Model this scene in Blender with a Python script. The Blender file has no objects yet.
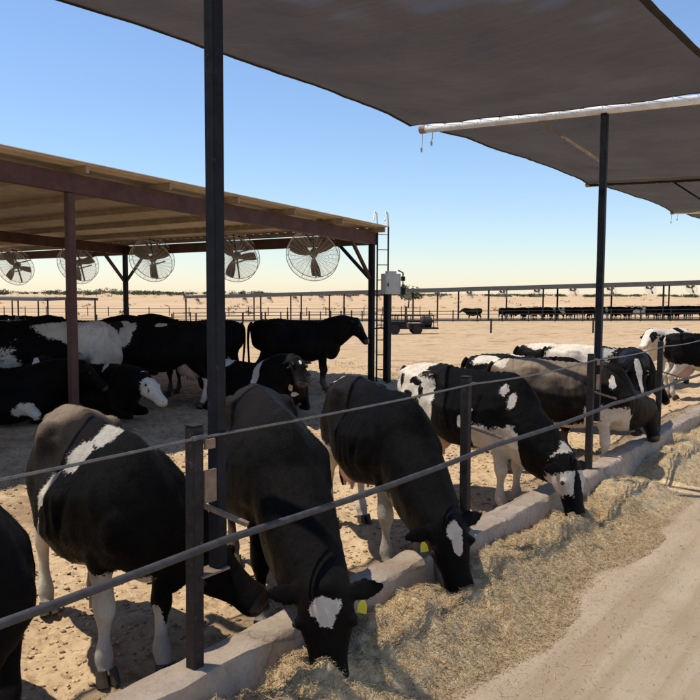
import bpy, bmesh, math, random
import numpy as np
from mathutils import Vector, Matrix, noise as mnoise
R = math.radians
random.seed(7); rng = np.random.default_rng(7)
scene = bpy.context.scene
C = scene.collection

# ------------------------------------------------------------------ camera
# world: X runs along the feed fence, Y goes from the fence into the pen, Z up
FPX = 768.0                                   # focal length in photo pixels (700 wide)
YAW_F = Vector((.803, .596, 0)).normalized()  # horizontal view direction
CAM = Vector((-2.63, -2.95, 2.30))
PITCH, ROLL = R(4.25), R(0.25)
fwd = (YAW_F * math.cos(PITCH) + Vector((0, 0, -math.sin(PITCH)))).normalized()
rgt = Vector((YAW_F.y, -YAW_F.x, 0)).normalized()
upv = rgt.cross(fwd).normalized()
rm = Matrix.Rotation(-ROLL, 3, fwd)
rgt, upv = rm @ rgt, rm @ upv
cam_d = bpy.data.cameras.new('camera'); cam = bpy.data.objects.new('camera', cam_d); C.objects.link(cam)
M4 = Matrix((rgt, upv, -fwd)).transposed().to_4x4(); M4.translation = CAM
cam.matrix_world = M4
cam_d.sensor_width = 36; cam_d.lens = FPX / 700 * 36; cam_d.clip_end = 20000; cam_d.clip_start = .05
scene.camera = cam
scene.cycles.max_bounces = 6; scene.cycles.diffuse_bounces = 3; scene.cycles.glossy_bounces = 2; scene.cycles.transparent_max_bounces = 8
scene.render.resolution_x = scene.render.resolution_y = 1024

# ------------------------------------------------------------------ sky, sun, exposure
to_sun = Vector((-.18, .34, 1)).normalized()
w = bpy.data.worlds.new('World'); scene.world = w; w.use_nodes = True
nt = w.node_tree; bg = nt.nodes['Background']
sky = nt.nodes.new('ShaderNodeTexSky'); sky.sky_type = 'NISHITA'; sky.sun_disc = False
sky.sun_elevation = math.asin(to_sun.z); sky.sun_rotation = math.atan2(to_sun.x, to_sun.y)
sky.air_density = 1.2; sky.dust_density = .15; sky.ozone_density = 6.5; sky.altitude = 0
wb = nt.nodes.new('ShaderNodeMix'); wb.data_type = 'RGBA'; wb.blend_type = 'MULTIPLY'; wb.inputs[0].default_value = 1; wb.inputs[7].default_value = (1.0, .975, 1.01, 1)   # camera white balance
nt.links.new(sky.outputs[0], wb.inputs[6]); nt.links.new(wb.outputs[2], bg.inputs[0]); bg.inputs[1].default_value = .125
sd = bpy.data.lights.new('sun', 'SUN'); sd.energy = 4.7; sd.angle = R(.53); sd.color = (1, .94, .82)
so = bpy.data.objects.new('sun', sd); C.objects.link(so)
so.rotation_euler = to_sun.to_track_quat('Z', 'Y').to_euler(); so.location = (0, 0, 30)
vs = scene.view_settings
vs.view_transform = 'Standard'; vs.look = 'None'; vs.exposure = 0.33; vs.gamma = 1; vs.use_curve_mapping = False

# ------------------------------------------------------------------ helpers
def ray(px, py):
    return (fwd + rgt * ((px - 350) / FPX) - upv * ((py - 350) / FPX))
def at_z(px, py, z):
    d = ray(px, py); k = (z - CAM.z) / d.z
    return CAM + d * k
def at_depth(px, py, dep):
    return CAM + ray(px, py) * dep

def tag(o, label=None, cat=None, group=None, kind=None):
    if label: o['label'] = label
    if cat: o['category'] = cat
    if group: o['group'] = group
    if kind: o['kind'] = kind
    return o
def empty(name, loc=(0, 0, 0), rz=0, **k):
    o = bpy.data.objects.new(name, None); C.objects.link(o); o.location = loc; o.rotation_euler = (0, 0, rz)
    o.empty_display_size = .2
    return tag(o, **k)
def obj(name, me, mat=None, parent=None, smooth=False, **k):
    if isinstance(me, bmesh.types.BMesh):
        bm = me; bmesh.ops.recalc_face_normals(bm, faces=bm.faces)
        me = bpy.data.meshes.new(name); bm.to_mesh(me); bm.free()
    o = bpy.data.objects.new(name, me); C.objects.link(o)
    if mat: 
        me.materials.clear(); me.materials.append(mat)
    if smooth: me.shade_smooth()
    if parent: o.parent = parent
    return tag(o, **k)
def dup(o, parent=None, name=None):
    c = o.copy(); C.objects.link(c); c.parent = parent
    for ch in o.children: dup(ch, c)
    return c

def frame(T, up):
    T = T.normalized(); s = T.cross(up)
    if s.length < 1e-5: s = T.cross(Vector((.3, .9, .1)))
    s.normalize(); return s, s.cross(T).normalized()
def sweep(bm, pts, secs, up=Vector((0, 0, 1)), n=14, exp=2.0, cap=True):
    """closed tube through pts; secs = (half width, half height above, half height below)"""
    pts = [Vector(p) for p in pts]; rings = []
    for i, p in enumerate(pts):
        a = pts[max(i - 1, 0)]; b = pts[min(i + 1, len(pts) - 1)]
        s, u = frame(b - a, up); sc = secs[i]
        if not hasattr(sc, '__len__'): sc = (sc, sc, sc)
        elif len(sc) == 2: sc = (sc[0], sc[1], sc[1])
        ring = []
        for j in range(n):
            th = 2 * math.pi * j / n; c, q = math.cos(th), math.sin(th)
            c = math.copysign(abs(c) ** (2 / exp), c); q = math.copysign(abs(q) ** (2 / exp), q)
            ring.append(bm.verts.new(p + s * (c * sc[0]) + u * (q * (sc[1] if q > 0 else sc[2]))))
        rings.append(ring)
    for r0, r1 in zip(rings, rings[1:]):
        for j in range(n): bm.faces.new((r0[j], r0[(j + 1) % n], r1[(j + 1) % n], r1[j]))
    if cap:
        bm.faces.new(rings[0]); bm.faces.new(list(reversed(rings[-1])))
    return bm
def cr(arr, k):
    """Catmull-Rom resample of rows, k steps per span"""
    A = np.array(arr, float); n = len(A); out = []
    for i in range(n - 1):
        p0, p1, p2, p3 = A[max(i - 1, 0)], A[i], A[i + 1], A[min(i + 2, n - 1)]
        for j in range(k):
            t = j / k
            out.append(.5 * (2 * p1 + (p2 - p0) * t + (2 * p0 - 5 * p1 + 4 * p2 - p3) * t * t + (3 * p1 - p0 - 3 * p2 + p3) * t ** 3))
    out.append(A[-1]); return np.array(out)
def ssweep(bm, rows, up, k=4, n=14, exp=2.0):
    """rows (x,y,z,w,hu,hd) smoothed"""
    A = cr(rows, k)
    return sweep(bm, [Vector(r[:3]) for r in A], [tuple(np.maximum(r[3:6], .004)) for r in A], up, n, exp)
def box(bm, c, s, rot=None):
    r = bmesh.ops.create_cube(bm, size=1)
    for v in r['verts']:
        p = Vector((v.co.x * s[0], v.co.y * s[1], v.co.z * s[2]))
        if rot: p = rot @ p
        v.co = p + Vector(c)
    return r['verts']
def bar(bm, a, b, wd, ht=None, up=Vector((0, 0, 1))):
    """rectangular bar from a to b"""
    a, b = Vector(a), Vector(b); ht = ht or wd
    s, u = frame(b - a, up); vs_ = []
    for p in (a, b):
        vs_.append([bm.verts.new(p + s * (x * wd / 2) + u * (y * ht / 2)) for x, y in ((-1, -1), (1, -1), (1, 1), (-1, 1))])
    r0, r1 = vs_
    for j in range(4): bm.faces.new((r0[j], r0[(j + 1) % 4], r1[(j + 1) % 4], r1[j]))
    bm.faces.new(r0); bm.faces.new(r1[::-1])
    return bm
def pipe(bm, pts, r, n=8):
    return sweep(bm, pts, [r] * len(pts), Vector((.02, .03, 1)), n)
def NB(): return bmesh.new()
def bevel(bm, w_, seg=1):
    bmesh.ops.bevel(bm, geom=list(bm.edges), offset=w_, segments=seg, affect='EDGES', profile=.6)
    return bm
def smooth01(a, b, x):
    t = np.clip((x - a) / (b - a), 0, 1); return t * t * (3 - 2 * t)
def vnoise(x, y, seed=0):
    """cheap numpy value noise, -1..1"""
    xi = np.floor(x).astype(np.int64); yi = np.floor(y).astype(np.int64); xf = x - xi; yf = y - yi
    def h(a, b):
        n = (a * 374761393 + b * 668265263 + seed * 974711) & 0x7fffffff
        n = ((n ^ (n >> 13)) * 1274126177) & 0x7fffffff
        return ((n ^ (n >> 16)) & 0xffff) / 32767.5 - 1
    u = xf * xf * (3 - 2 * xf); v = yf * yf * (3 - 2 * yf)
    return (h(xi, yi) * (1 - u) + h(xi + 1, yi) * u) * (1 - v) + (h(xi, yi + 1) * (1 - u) + h(xi + 1, yi + 1) * u) * v

# ------------------------------------------------------------------ materials
class Mat:
    def __init__(s, name):
        s.m = bpy.data.materials.new(name); s.m.use_nodes = True; s.t = s.m.node_tree
        s.b = s.t.nodes['Principled BSDF']; s.out = s.t.nodes['Material Output']
    def n(s, kind, **k):
        o = s.t.nodes.new(kind)
        for a, v in k.items(): setattr(o, a, v)
        return o
    def l(s, a, b): s.t.links.new(a, b)
    def coord(s, which='Object'):
        return s.n('ShaderNodeTexCoord').outputs[which]
    def noise(s, scale, detail=4, rough=.55, co=None, dist=0):
        o = s.n('ShaderNodeTexNoise'); o.inputs['Scale'].default_value = scale; o.inputs['Detail'].default_value = detail
        o.inputs['Roughness'].default_value = rough; o.inputs['Distortion'].default_value = dist
        s.l(co or s.coord(), o.inputs['Vector']); return o.outputs[0]
    def ramp(s, f, stops):
        o = s.n('ShaderNodeValToRGB'); e = o.color_ramp.elements
        while len(e) < len(stops): e.new(.5)
        for i, (p, c) in enumerate(stops):
            e[i].position = p; e[i].color = (*c, 1) if len(c) == 3 else c
        s.l(f, o.inputs[0]); return o.outputs[0]
    def mix(s, f, a, b, blend='MIX'):
        o = s.n('ShaderNodeMix', data_type='RGBA', blend_type=blend)
        for sock, v in ((o.inputs[0], f), (o.inputs[6], a), (o.inputs[7], b)):
            if isinstance(v, bpy.types.NodeSocket): s.l(v, sock)
            elif isinstance(v, (int, float)): sock.default_value = v
            else: sock.default_value = (*v, 1)
        return o.outputs[2]
    def math(s, op, a, b=0):
        o = s.n('ShaderNodeMath', operation=op)
        for sock, v in ((o.inputs[0], a), (o.inputs[1], b)):
            if isinstance(v, bpy.types.NodeSocket): s.l(v, sock)
            else: sock.default_value = v
        return o.outputs[0]
    def bump(s, h, strength=.3, dist=.01):
        o = s.n('ShaderNodeBump'); o.inputs['Strength'].default_value = strength; o.inputs['Distance'].default_value = dist
        s.l(h, o.inputs['Height']); s.l(o.outputs[0], s.b.inputs['Normal'])
    def set(s, col=None, rough=.7, metal=0, spec=.3):
        if isinstance(col, bpy.types.NodeSocket): s.l(col, s.b.inputs['Base Color'])
        elif col: s.b.inputs['Base Color'].default_value = (*col, 1)
        s.b.inputs['Roughness'].default_value = rough; s.b.inputs['Metallic'].default_value = metal
        s.b.inputs['Specular IOR Level'].default_value = spec
        return s

def m_plain(name, col, var=.25, scale=6, rough=.7, metal=0, spec=.3, bump=.2, fine=60, rust=None, rust_t=.6):
    m = Mat(name); a = m.noise(scale, 6, .65)
    c = m.ramp(a, [(.3, tuple(x * (1 - var) for x in col)), (.7, tuple(min(1, x * (1 + var)) for x in col))])
    if rust:
        r = m.noise(scale * 2.3, 8, .7); f = m.ramp(r, [(rust_t, (0, 0, 0)), (rust_t + .08, (1, 1, 1))])
        c = m.mix(f, c, rust)
    m.set(c, rough, metal, spec)
    if bump: m.bump(m.noise(fine, 5, .6), bump, .005)
    return m.m

def m_ground():
    m = Mat('pen_dirt'); co = m.coord('Object')
    big = m.noise(.12, 5, .6, co); mid = m.noise(2.2, 7, .65, co); fine = m.noise(22, 6, .7, co)
    c = m.ramp(mid, [(.3, (.35, .235, .135)), (.52, (.43, .302, .18)), (.72, (.50, .368, .23))])
    c = m.mix(m.ramp(m.noise(11, 7, .72, co), [(.37, (.85, .85, .85)), (.48, (0, 0, 0))]), c, (.20, .125, .06))
    c = m.mix(m.ramp(fine, [(.52, (0, 0, 0)), (.66, (.7, .7, .7))]), c, (.52, .40, .255))
    c = m.mix(m.ramp(big, [(.4, (0, 0, 0)), (.65, (.55, .55, .55))]), c, (.40, .265, .15))
    c = m.mix(m.ramp(m.noise(.75, 8, .72, co, .6), [(.52, (0, 0, 0)), (.63, (.8, .8, .8))]), c, (.19, .125, .07))
    # pale dry rangeland beyond the corrals (an own land colour, starts where the pens end)
    sx = m.n('ShaderNodeSeparateXYZ'); m.l(co, sx.inputs[0])
    far = m.n('ShaderNodeMapRange'); far.inputs[1].default_value = 95; far.inputs[2].default_value = 125
    m.l(m.math('ADD', sx.outputs[1], m.math('MULTIPLY', sx.outputs[0], .62)), far.inputs[0])
    fc = m.ramp(m.noise(.035, 6, .65, co), [(.3, (.36, .235, .13)), (.55, (.45, .31, .185)), (.75, (.52, .385, .245))])
    c = m.mix(far.outputs[0], c, fc)
    m.set(c, .95, 0, .1)
    h = m.math('ADD', m.noise(9, 8, .7, co), m.math('MULTIPLY', fine, .5))
    m.bump(h, .7, .03)
    return m.m
def m_lane():
    m = Mat('lane_dirt'); co = m.coord('Object')
    mid = m.noise(1.4, 7, .6, co); fine = m.noise(55, 6, .75, co)
    c = m.ramp(mid, [(.3, (.44, .325, .21)), (.7, (.55, .415, .28))])
    c = m.mix(m.ramp(fine, [(.33, (1, 1, 1)), (.43, (0, 0, 0))]), c, (.31, .21, .12))
    c = m.mix(m.ramp(m.noise(90, 3, .6, co), [(.66, (0, 0, 0)), (.72, (.8, .8, .8))]), c, (.6, .48, .3))
    mp = m.n('ShaderNodeMapping'); mp.inputs['Scale'].default_value = (.12, 2.4, 1); m.l(co, mp.inputs[0])
    tr = m.noise(1.6, 5, .6, mp.outputs[0])
    c = m.mix(m.ramp(tr, [(.40, (.55, .55, .55)), (.52, (0, 0, 0))]), c, (.36, .25, .15))
    c = m.mix(m.ramp(tr, [(.56, (0, 0, 0)), (.72, (.5, .5, .5))]), c, (.64, .49, .33))
    m.set(c, .95, 0, .1); m.bump(m.math('ADD', m.math('ADD', fine, m.noise(8, 6, .6, co)), m.math('MULTIPLY', tr, 1.5)), .5, .014)
    return m.m
def m_feed(name, base, island=True, thin=False):
    m = Mat(name)
    if island:
        g = m.n('ShaderNodeNewGeometry'); f = g.outputs['Random Per Island']
    else: f = m.math('ADD', m.math('MULTIPLY', m.noise(30, 8, .8), .55), m.math('MULTIPLY', m.noise(7, 6, .7), .45))
    c = m.ramp(f, base); m.set(c, .85, 0, .15)
    if thin:      # thin dry stems let light through
        tl = m.n('ShaderNodeBsdfTranslucent'); m.l(c, tl.inputs[0]); mx = m.n('ShaderNodeMixShader'); mx.inputs[0].default_value = .5
        m.l(m.b.outputs[0], mx.inputs[1]); m.l(tl.outputs[0], mx.inputs[2]); m.l(mx.outputs[0], m.out.inputs['Surface'])
    if not island: m.bump(m.noise(40, 8, .8), .5, .012)
    return m.m
def m_concrete():
    m = Mat('weathered_concrete'); co = m.coord('Object')
    a = m.noise(3, 8, .65, co); b = m.noise(30, 6, .7, co)
    c = m.ramp(a, [(.3, (.40, .30, .215)), (.6, (.53, .42, .32)), (.8, (.60, .50, .40))])
    c = m.mix(m.ramp(b, [(.36, (.5, .5, .5)), (.5, (0, 0, 0))]), c, (.33, .24, .16))
    st = m.noise(1.7, 9, .75, co, 1.2)
    c = m.mix(m.ramp(st, [(.50, (0, 0, 0)), (.66, (.75, .75, .75))]), c, (.30, .215, .135))
    vo = m.n('ShaderNodeTexVoronoi', feature='DISTANCE_TO_EDGE'); vo.inputs['Scale'].default_value = .55; m.l(m.mix(.12, co, m.n('ShaderNodeTexNoise').outputs[1]), vo.inputs['Vector'])
    c = m.mix(m.ramp(vo.outputs[0], [(.0, (.6, .6, .6)), (.005, (0, 0, 0))]), c, (.16, .11, .07))
    m.set(c, .9, 0, .2); m.bump(m.math('ADD', a, b), .7, .018)
    return m.m
def m_cloth():
    # knitted shade cloth: open threads pass part of the light, more when looked through square-on (thread thickness)
    m = Mat('shade_cloth'); co = m.coord('Object')
    a = m.noise(1.1, 6, .6, co)
    mp = m.n('ShaderNodeMapping'); mp.inputs['Scale'].default_value = (9, .8, 1); m.l(co, mp.inputs[0])
    st = m.noise(3, 8, .75, mp.outputs[0], 1.0)
    c = m.ramp(m.math('ADD', m.math('MULTIPLY', a, .6), m.math('MULTIPLY', st, .4)), [(.35, (.056, .046, .038)), (.65, (.094, .080, .069))])
    d = m.n('ShaderNodeBsdfDiffuse'); m.l(c, d.inputs[0])
    tl = m.n('ShaderNodeBsdfTranslucent'); m.l(m.mix(1, c, (1.0, .85, .7), 'MULTIPLY'), tl.inputs[0])
    s1 = m.n('ShaderNodeMixShader'); s1.inputs[0].default_value = .35; m.l(d.outputs[0], s1.inputs[1]); m.l(tl.outputs[0], s1.inputs[2])
    tr = m.n('ShaderNodeBsdfTransparent')
    lw = m.n('ShaderNodeLayerWeight'); lw.inputs[0].default_value = .5
    rp = m.ramp(lw.outputs['Facing'], [(.08, (.56, .56, .56)), (.62, (.03, .03, .03))])
    s2 = m.n('ShaderNodeMixShader'); m.l(rp, s2.inputs[0]); m.l(s1.outputs[0], s2.inputs[1]); m.l(tr.outputs[0], s2.inputs[2])
    b = m.n('ShaderNodeBump'); b.inputs['Strength'].default_value = .8; b.inputs['Distance'].default_value = .08
    m.l(st, b.inputs['Height']); m.l(b.outputs[0], d.inputs['Normal'])
    m.l(s2.outputs[0], m.out.inputs['Surface'])
    return m.m
def m_coat(name, black=(.004, .0038, .0041), brown=(.009, .0072, .0062), amt=.5, white=(.64, .57, .475), dirty=.35):
    m = Mat(name); co = m.coord('Object')
    at = m.n('ShaderNodeAttribute', attribute_name='white'); pk = m.n('ShaderNodeAttribute', attribute_name='pink')
    fine = m.noise(34, 6, .75, co)
    f = m.math('ADD', at.outputs['Fac'], m.math('MULTIPLY', m.math('SUBTRACT', fine, .5), 1.1))
    f = m.ramp(f, [(.47, (0, 0, 0)), (.535, (1, 1, 1))])
    bn = m.noise(2.6, 5, .6, co)
    bl = m.mix(m.ramp(bn, [(.38, (0, 0, 0)), (.66, (amt, amt, amt))]), black, brown)
    mp = m.n('ShaderNodeMapping'); mp.inputs['Scale'].default_value = (30, 60, 14); m.l(co, mp.inputs[0])
    hair = m.noise(3.2, 4, .7, mp.outputs[0])
    bl = m.mix(m.ramp(hair, [(.45, (0, 0, 0)), (.75, (.35, .35, .35))]), bl, tuple(x * 1.5 for x in brown))
    wd = m.noise(6, 7, .7, co)
    wh = m.mix(m.ramp(wd, [(.42, (0, 0, 0)), (.75, (dirty * 2, dirty * 2, dirty * 2))]), white, (.36, .27, .18))
    c = m.mix(f, bl, wh)
    c = m.mix(m.math('MULTIPLY', pk.outputs['Fac'], .75), c, (.50, .27, .20))
    du = m.n('ShaderNodeAttribute', attribute_name='dust_sun')
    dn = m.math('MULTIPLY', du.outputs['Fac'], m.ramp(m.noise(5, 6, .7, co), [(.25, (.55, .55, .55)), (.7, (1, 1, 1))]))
    c = m.mix(m.math('MULTIPLY', dn, m.math('SUBTRACT', 1.0, m.math('MULTIPLY', f, .6))), c, (.25, .185, .13))  # tan layer: dirt, with the sunlit tone of backs and rumps painted in
    m.set(c, .45, 0, .04)
    m.l(m.ramp(pk.outputs['Fac'], [(.0, (.47, .47, .47)), (.03, (.22, .22, .22))]), m.b.inputs['Roughness']); m.l(m.ramp(pk.outputs['Fac'], [(.0, (.04, .04, .04)), (.03, (.4, .4, .4))]), m.b.inputs['Specular IOR Level'])
    m.b.inputs['Sheen Weight'].default_value = .02; m.b.inputs['Sheen Roughness'].default_value = .4
    m.b.inputs['Sheen Tint'].default_value = (.8, .62, .45, 1)
    m.bump(m.math('ADD', m.math('MULTIPLY', hair, .8), m.math('MULTIPLY', m.noise(9, 6, .6, co), 1.3)), .55, .014)
    return m.m

MT = {}
MT['ground'] = m_ground(); MT['lane'] = m_lane(); MT['concrete'] = m_concrete(); MT['cloth'] = m_cloth()
MT['feed'] = m_feed('feed_bed', [(.34, (.12, .08, .04)), (.46, (.52, .38, .21)), (.7, (.80, .62, .39))], False)
MT['straw'] = m_feed('straw', [(0, (.10, .065, .03)), (.16, (.30, .21, .11)), (.3, (.60, .44, .25)), (.55, (.76, .59, .36)), (.85, (.86, .72, .48)), (.93, (.52, .43, .21)), (1, (.90, .80, .56))], thin=True)
MT['clod'] = m_feed('clod', [(0, (.22, .145, .08)), (.5, (.38, .26, .15)), (1, (.52, .38, .23))])
MT['steel_blue'] = m_plain('dark_painted_steel', (.010, .012, .017), .5, 9, .55, 0, .15, .25, 70, (.10, .055, .035), .62)
MT['steel_brown'] = m_plain('weathered_steel', (.030, .026, .025), .4, 11, .6, 0, .15, .3, 70, (.11, .06, .038), .58)
MT['maroon'] = m_plain('maroon_primer', (.085, .042, .036), .3, 4, .6, .1, .3, .15)
MT['rail'] = m_plain('grey_pipe', (.065, .060, .058), .35, 14, .55, 0, .25, .2, 90, (.13, .075, .05), .6)
MT['cable'] = m_plain('steel_cable', (.20, .185, .17), .3, 30, .45, .7, .5, .3, 200)
MT['white_pipe'] = m_plain('white_painted_pipe', (.72, .70, .66), .2, 7, .5, 0, .4, .2, 60, (.30, .22, .16), .66)
MT['bracket'] = m_plain('tan_rusted_bracket', (.24, .165, .11), .35, 16, .7, 0, .3, .3)
MT['roof_sheet'] = m_plain('beige_roof_sheet', (.66, .55, .41), .2, 2, .6, .1, .3, .1)
MT['purlin'] = m_plain('purlin_steel', (.34, .26, .18), .25, 3, .6, .1, .3, .1)
MT['galv'] = m_plain('galvanised', (.42, .42, .41), .15, 8, .4, .6, .5, .1)
MT['cabinet'] = m_plain('grey_cabinet', (.50, .50, .46), .12, 5, .5, 0, .4, .1)
MT['wire'] = m_plain('white_wire', (.88, .88, .88), .05, 5, .4, 0, .4, 0)
MT['blade'] = m_plain('dusty_blade', (.12, .075, .05), .4, 6, .6, 0, .3, .1)
MT['black'] = m_plain('black_rubber', (.015, .014, .014), .3, 8, .6, 0, .3, .2)
MT['hoof'] = m_plain('hoof_horn', (.06, .045, .03), .4, 30, .6, 0, .3, .2)
MT['tag'] = m_plain('yellow_plastic', (.62, .55, .03), .1, 20, .4, 0, .4, 0)
MT['eye'] = m_plain('eye', (.01, .007, .005), .1, 20, .08, 0, .6, 0)
MT['udder'] = m_plain('udder_skin', (.46, .30, .23), .2, 12, .6, 0, .3, .2)
MT['hem'] = m_plain('canopy_hem', (.02, .016, .014), .3, 10, .8, 0, .2, .2)
MT['cord'] = m_plain('lacing_cord', (.45, .42, .38), .2, 30, .7, 0, .2, 0)
MT['greyroof'] = m_plain('grey_roof', (.10, .10, .10), .15, 1.5, .6, .2, .3, .1)
MT['leaf'] = m_feed('leaf', [(0, (.035, .05, .022)), (.5, (.07, .09, .04)), (1, (.12, .13, .07))])
MT['scrub'] = m_feed('scrub', [(0, (.10, .085, .045)), (.5, (.20, .16, .085)), (1, (.32, .25, .14))])
MT['trunk'] = m_plain('bark', (.09, .065, .045), .3, 5, .9)
COATS = dict(
    black=m_coat('coat_black'), brownblack=m_coat('coat_brownish', (.005, .0045, .0043), (.011, .0085, .007), .9),
    sunned=m_coat('coat_sunned', (.0045, .0042, .0043), (.012, .009, .007), .6), pale=m_coat('coat_pale', (.006, .005, .0045), (.02, .015, .011), 1.0))

# ------------------------------------------------------------------ ground
def gz(x, y, micro=False):
    x = np.asarray(x, float); y = np.asarray(y, float)
    base = np.where(y > 0, -.022 * np.minimum(y, 78), 0.0) + .04
    mound = .50 * smooth01(3.0, 8.0, y) * (1 - smooth01(26, 42, y)) * (1 - smooth01(17, 30, x))
    z = base + mound
    und = .05 * vnoise(x / 5.1, y / 4.3, 3) + .02 * vnoise(x / 1.3, y / 1.2, 5)
    z = z + und * smooth01(.2, 2.5, y) * (1 - smooth01(25, 60, np.hypot(x, y)))
    if micro:
        near = smooth01(0.0, .5, y) * (1 - smooth01(16, 30, np.hypot(x + 2, y + 2)))
        n1 = vnoise(x / .16, y / .14, 11); n2 = vnoise(x / .07, y / .065, 12)
        pit = np.clip((vnoise(x / .19, y / .21, 17) + .5 * vnoise(x / .6, y / .5, 18) - .55) * 3, 0, 1)
        z = z - near * .035 * pit
        z = z + near * (.018 * n1 + .016 * n2 + .024 * vnoise(x / .42, y / .37, 13))
    z = np.where(y < -.02, -.06, z)
    return z
def GZ(x, y): return float(gz(x, y))

def axis(lo, hi, step, far_lo, far_hi, g=1.12):
    a = list(np.arange(lo, hi, step)); s = step
    while a[-1] < far_hi: s *= g; a.append(a[-1] + s)
    s = step; b = [lo]
    while b[-1] > far_lo: s *= g; b.append(b[-1] - s)
    return np.array(b[:0:-1] + a)
gx = axis(-2.2, 9.5, .05, -6000, 9000, 1.13); gy = axis(-.3, 9.0, .05, -4000, 9000, 1.13)
X, Y = np.meshgrid(gx, gy); Z = gz(X, Y, True)
nx, ny = len(gx), len(gy)
idx = np.arange(nx * ny).reshape(ny, nx)
quads = np.stack([idx[:-1, :-1], idx[:-1, 1:], idx[1:, 1:], idx[1:, :-1]], -1).reshape(-1, 4)
def np_mesh(name, co, faces):
    """faces: (n,k) int array"""
    me = bpy.data.meshes.new(name); n, k = faces.shape
    me.vertices.add(len(co)); me.vertices.foreach_set('co', np.ascontiguousarray(co, np.float32).ravel())
    me.loops.add(n * k); me.loops.foreach_set('vertex_index', np.ascontiguousarray(faces, np.int32).ravel())
    me.polygons.add(n); me.polygons.foreach_set('loop_start', np.arange(0, n * k, k, dtype=np.int32))
    me.update(calc_edges=True); me.validate(); return me
obj('ground', np_mesh('ground', np.stack([X, Y, Z], -1).reshape(-1, 3), quads), MT['ground'], smooth=True, kind='structure')
# feed lane
lx = axis(-3, 14, .12, -400, 900, 1.2); ly = np.concatenate([np.linspace(-6.5, -3.2, 12), np.linspace(-3.1, -.06, 40)])
X, Y = np.meshgrid(lx, ly); Z = .012 * vnoise(X / 1.1, Y / .5, 21) + .004 * vnoise(X / .2, Y / .2, 22)
Z[-1, :] = 0
idx = np.arange(X.size).reshape(X.shape)
q = np.stack([idx[:-1, :-1], idx[:-1, 1:], idx[1:, 1:], idx[1:, :-1]], -1).reshape(-1, 4)
obj('feed_lane', np_mesh('feed_lane', np.stack([X, Y, Z], -1).reshape(-1, 3), q), MT['lane'], smooth=True, kind='structure')

# loose clods on the pen dirt
def scatter_lumps(n, pos, size, seed):
    r = np.random.default_rng(seed)
    base = np.array([(1, 0, 0), (-1, 0, 0), (0, 1, 0), (0, -1, 0), (0, 0, 1), (0, 0, -.4)], float)
    fc = np.array([(0, 2, 4), (2, 1, 4), (1, 3, 4), (3, 0, 4), (2, 0, 5), (1, 2, 5), (3, 1, 5), (0, 3, 5)])
    a = r.random(n) * 6.283
    v = base[None] * (1 + .5 * (r.random((n, 6, 1)) - .5)) * size[:, None, None] * np.array([1, .8, .6])
    ca, sa = np.cos(a)[:, None], np.sin(a)[:, None]
    v = np.stack([v[..., 0] * ca - v[..., 1] * sa, v[..., 0] * sa + v[..., 1] * ca, v[..., 2]], -1) + pos[:, None, :]
    return v.reshape(-1, 3), (fc[None] + (np.arange(n) * 6)[:, None, None]).reshape(-1, 3)
n = 24000
px_ = np.concatenate([rng.uniform(-2.5, 9, n // 2), rng.uniform(-2.5, 15, n // 2)])
py_ = np.concatenate([rng.uniform(.25, 5.5, n // 2), rng.uniform(.25, 12, n // 2)])
sz = .006 + .028 * rng.random(n) ** 3.5
pos = np.stack([px_, py_, gz(px_, py_, True) + sz * .1], -1)
co, fc = scatter_lumps(n, pos, sz, 3)
obj('dirt_clods', np_mesh('dirt_clods', co, fc), MT['clod'], kind='stuff', label='loose dry clods and crumbs strewn over the pen dirt', cat='dirt')

# ------------------------------------------------------------------ kerb in blocks
curb = empty('concrete_curb', (0, 0, 0), label='long pale concrete feed kerb running under the fence posts', cat='kerb')
edges_t = [-6.2, -3.3, -.55, 2.30, 5.15, 6.75, 9.7, 12.7, 15.7, 18.7, 22, 26, 30]
for i, (a, b) in enumerate(zip(edges_t, edges_t[1:])):
    ns = max(4, int((b - a) / .06)) if a < 13 else 6
    r = random.Random(i); oy = r.uniform(-.015, .015); oz = r.uniform(-.02, .02)
    prof = [(-.17, -.1), (-.135, .10), (-.118, .295), (-.105, .325), (-.08, .335), (.085, .335), (.11, .325), (.125, .29), (.14, -.2)]
    bm = NB(); rings = []
    for k in range(ns + 1):
        x = a + .012 + (b - a - .024) * k / ns; ring = []
        e = .02 if k in (0, ns) else 0
        for j, (y, z) in enumerate(prof):
            wob = 1 if 1 <= j <= 7 else 0
            ny_ = .014 * mnoise.noise(Vector((x * 3.1, j * 2.7, i * 5))) + .014 * mnoise.noise(Vector((x * 14, j * 3.1, i * 5)))
            nz_ = .016 * mnoise.noise(Vector((x * 2.7, j * 1.7, i * 5 + 9))) + .012 * mnoise.noise(Vector((x * 17, j, 4)))
            ring.append(bm.verts.new((x, y * (1 - e * 3) + oy + wob * ny_, z + oz - (e if 2 <= j <= 7 else 0) + wob * nz_)))
        rings.append(ring)
    for r0, r1 in zip(rings, rings[1:]):
        for j in range(len(prof) - 1): bm.faces.new((r0[j], r0[j + 1], r1[j + 1], r1[j]))
    bm.faces.new(rings[0]); bm.faces.new(rings[-1])
    o = obj('curb_block', bm, MT['concrete'], curb, smooth=True); o.data.set_sharp_from_angle(angle=R(33))

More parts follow.
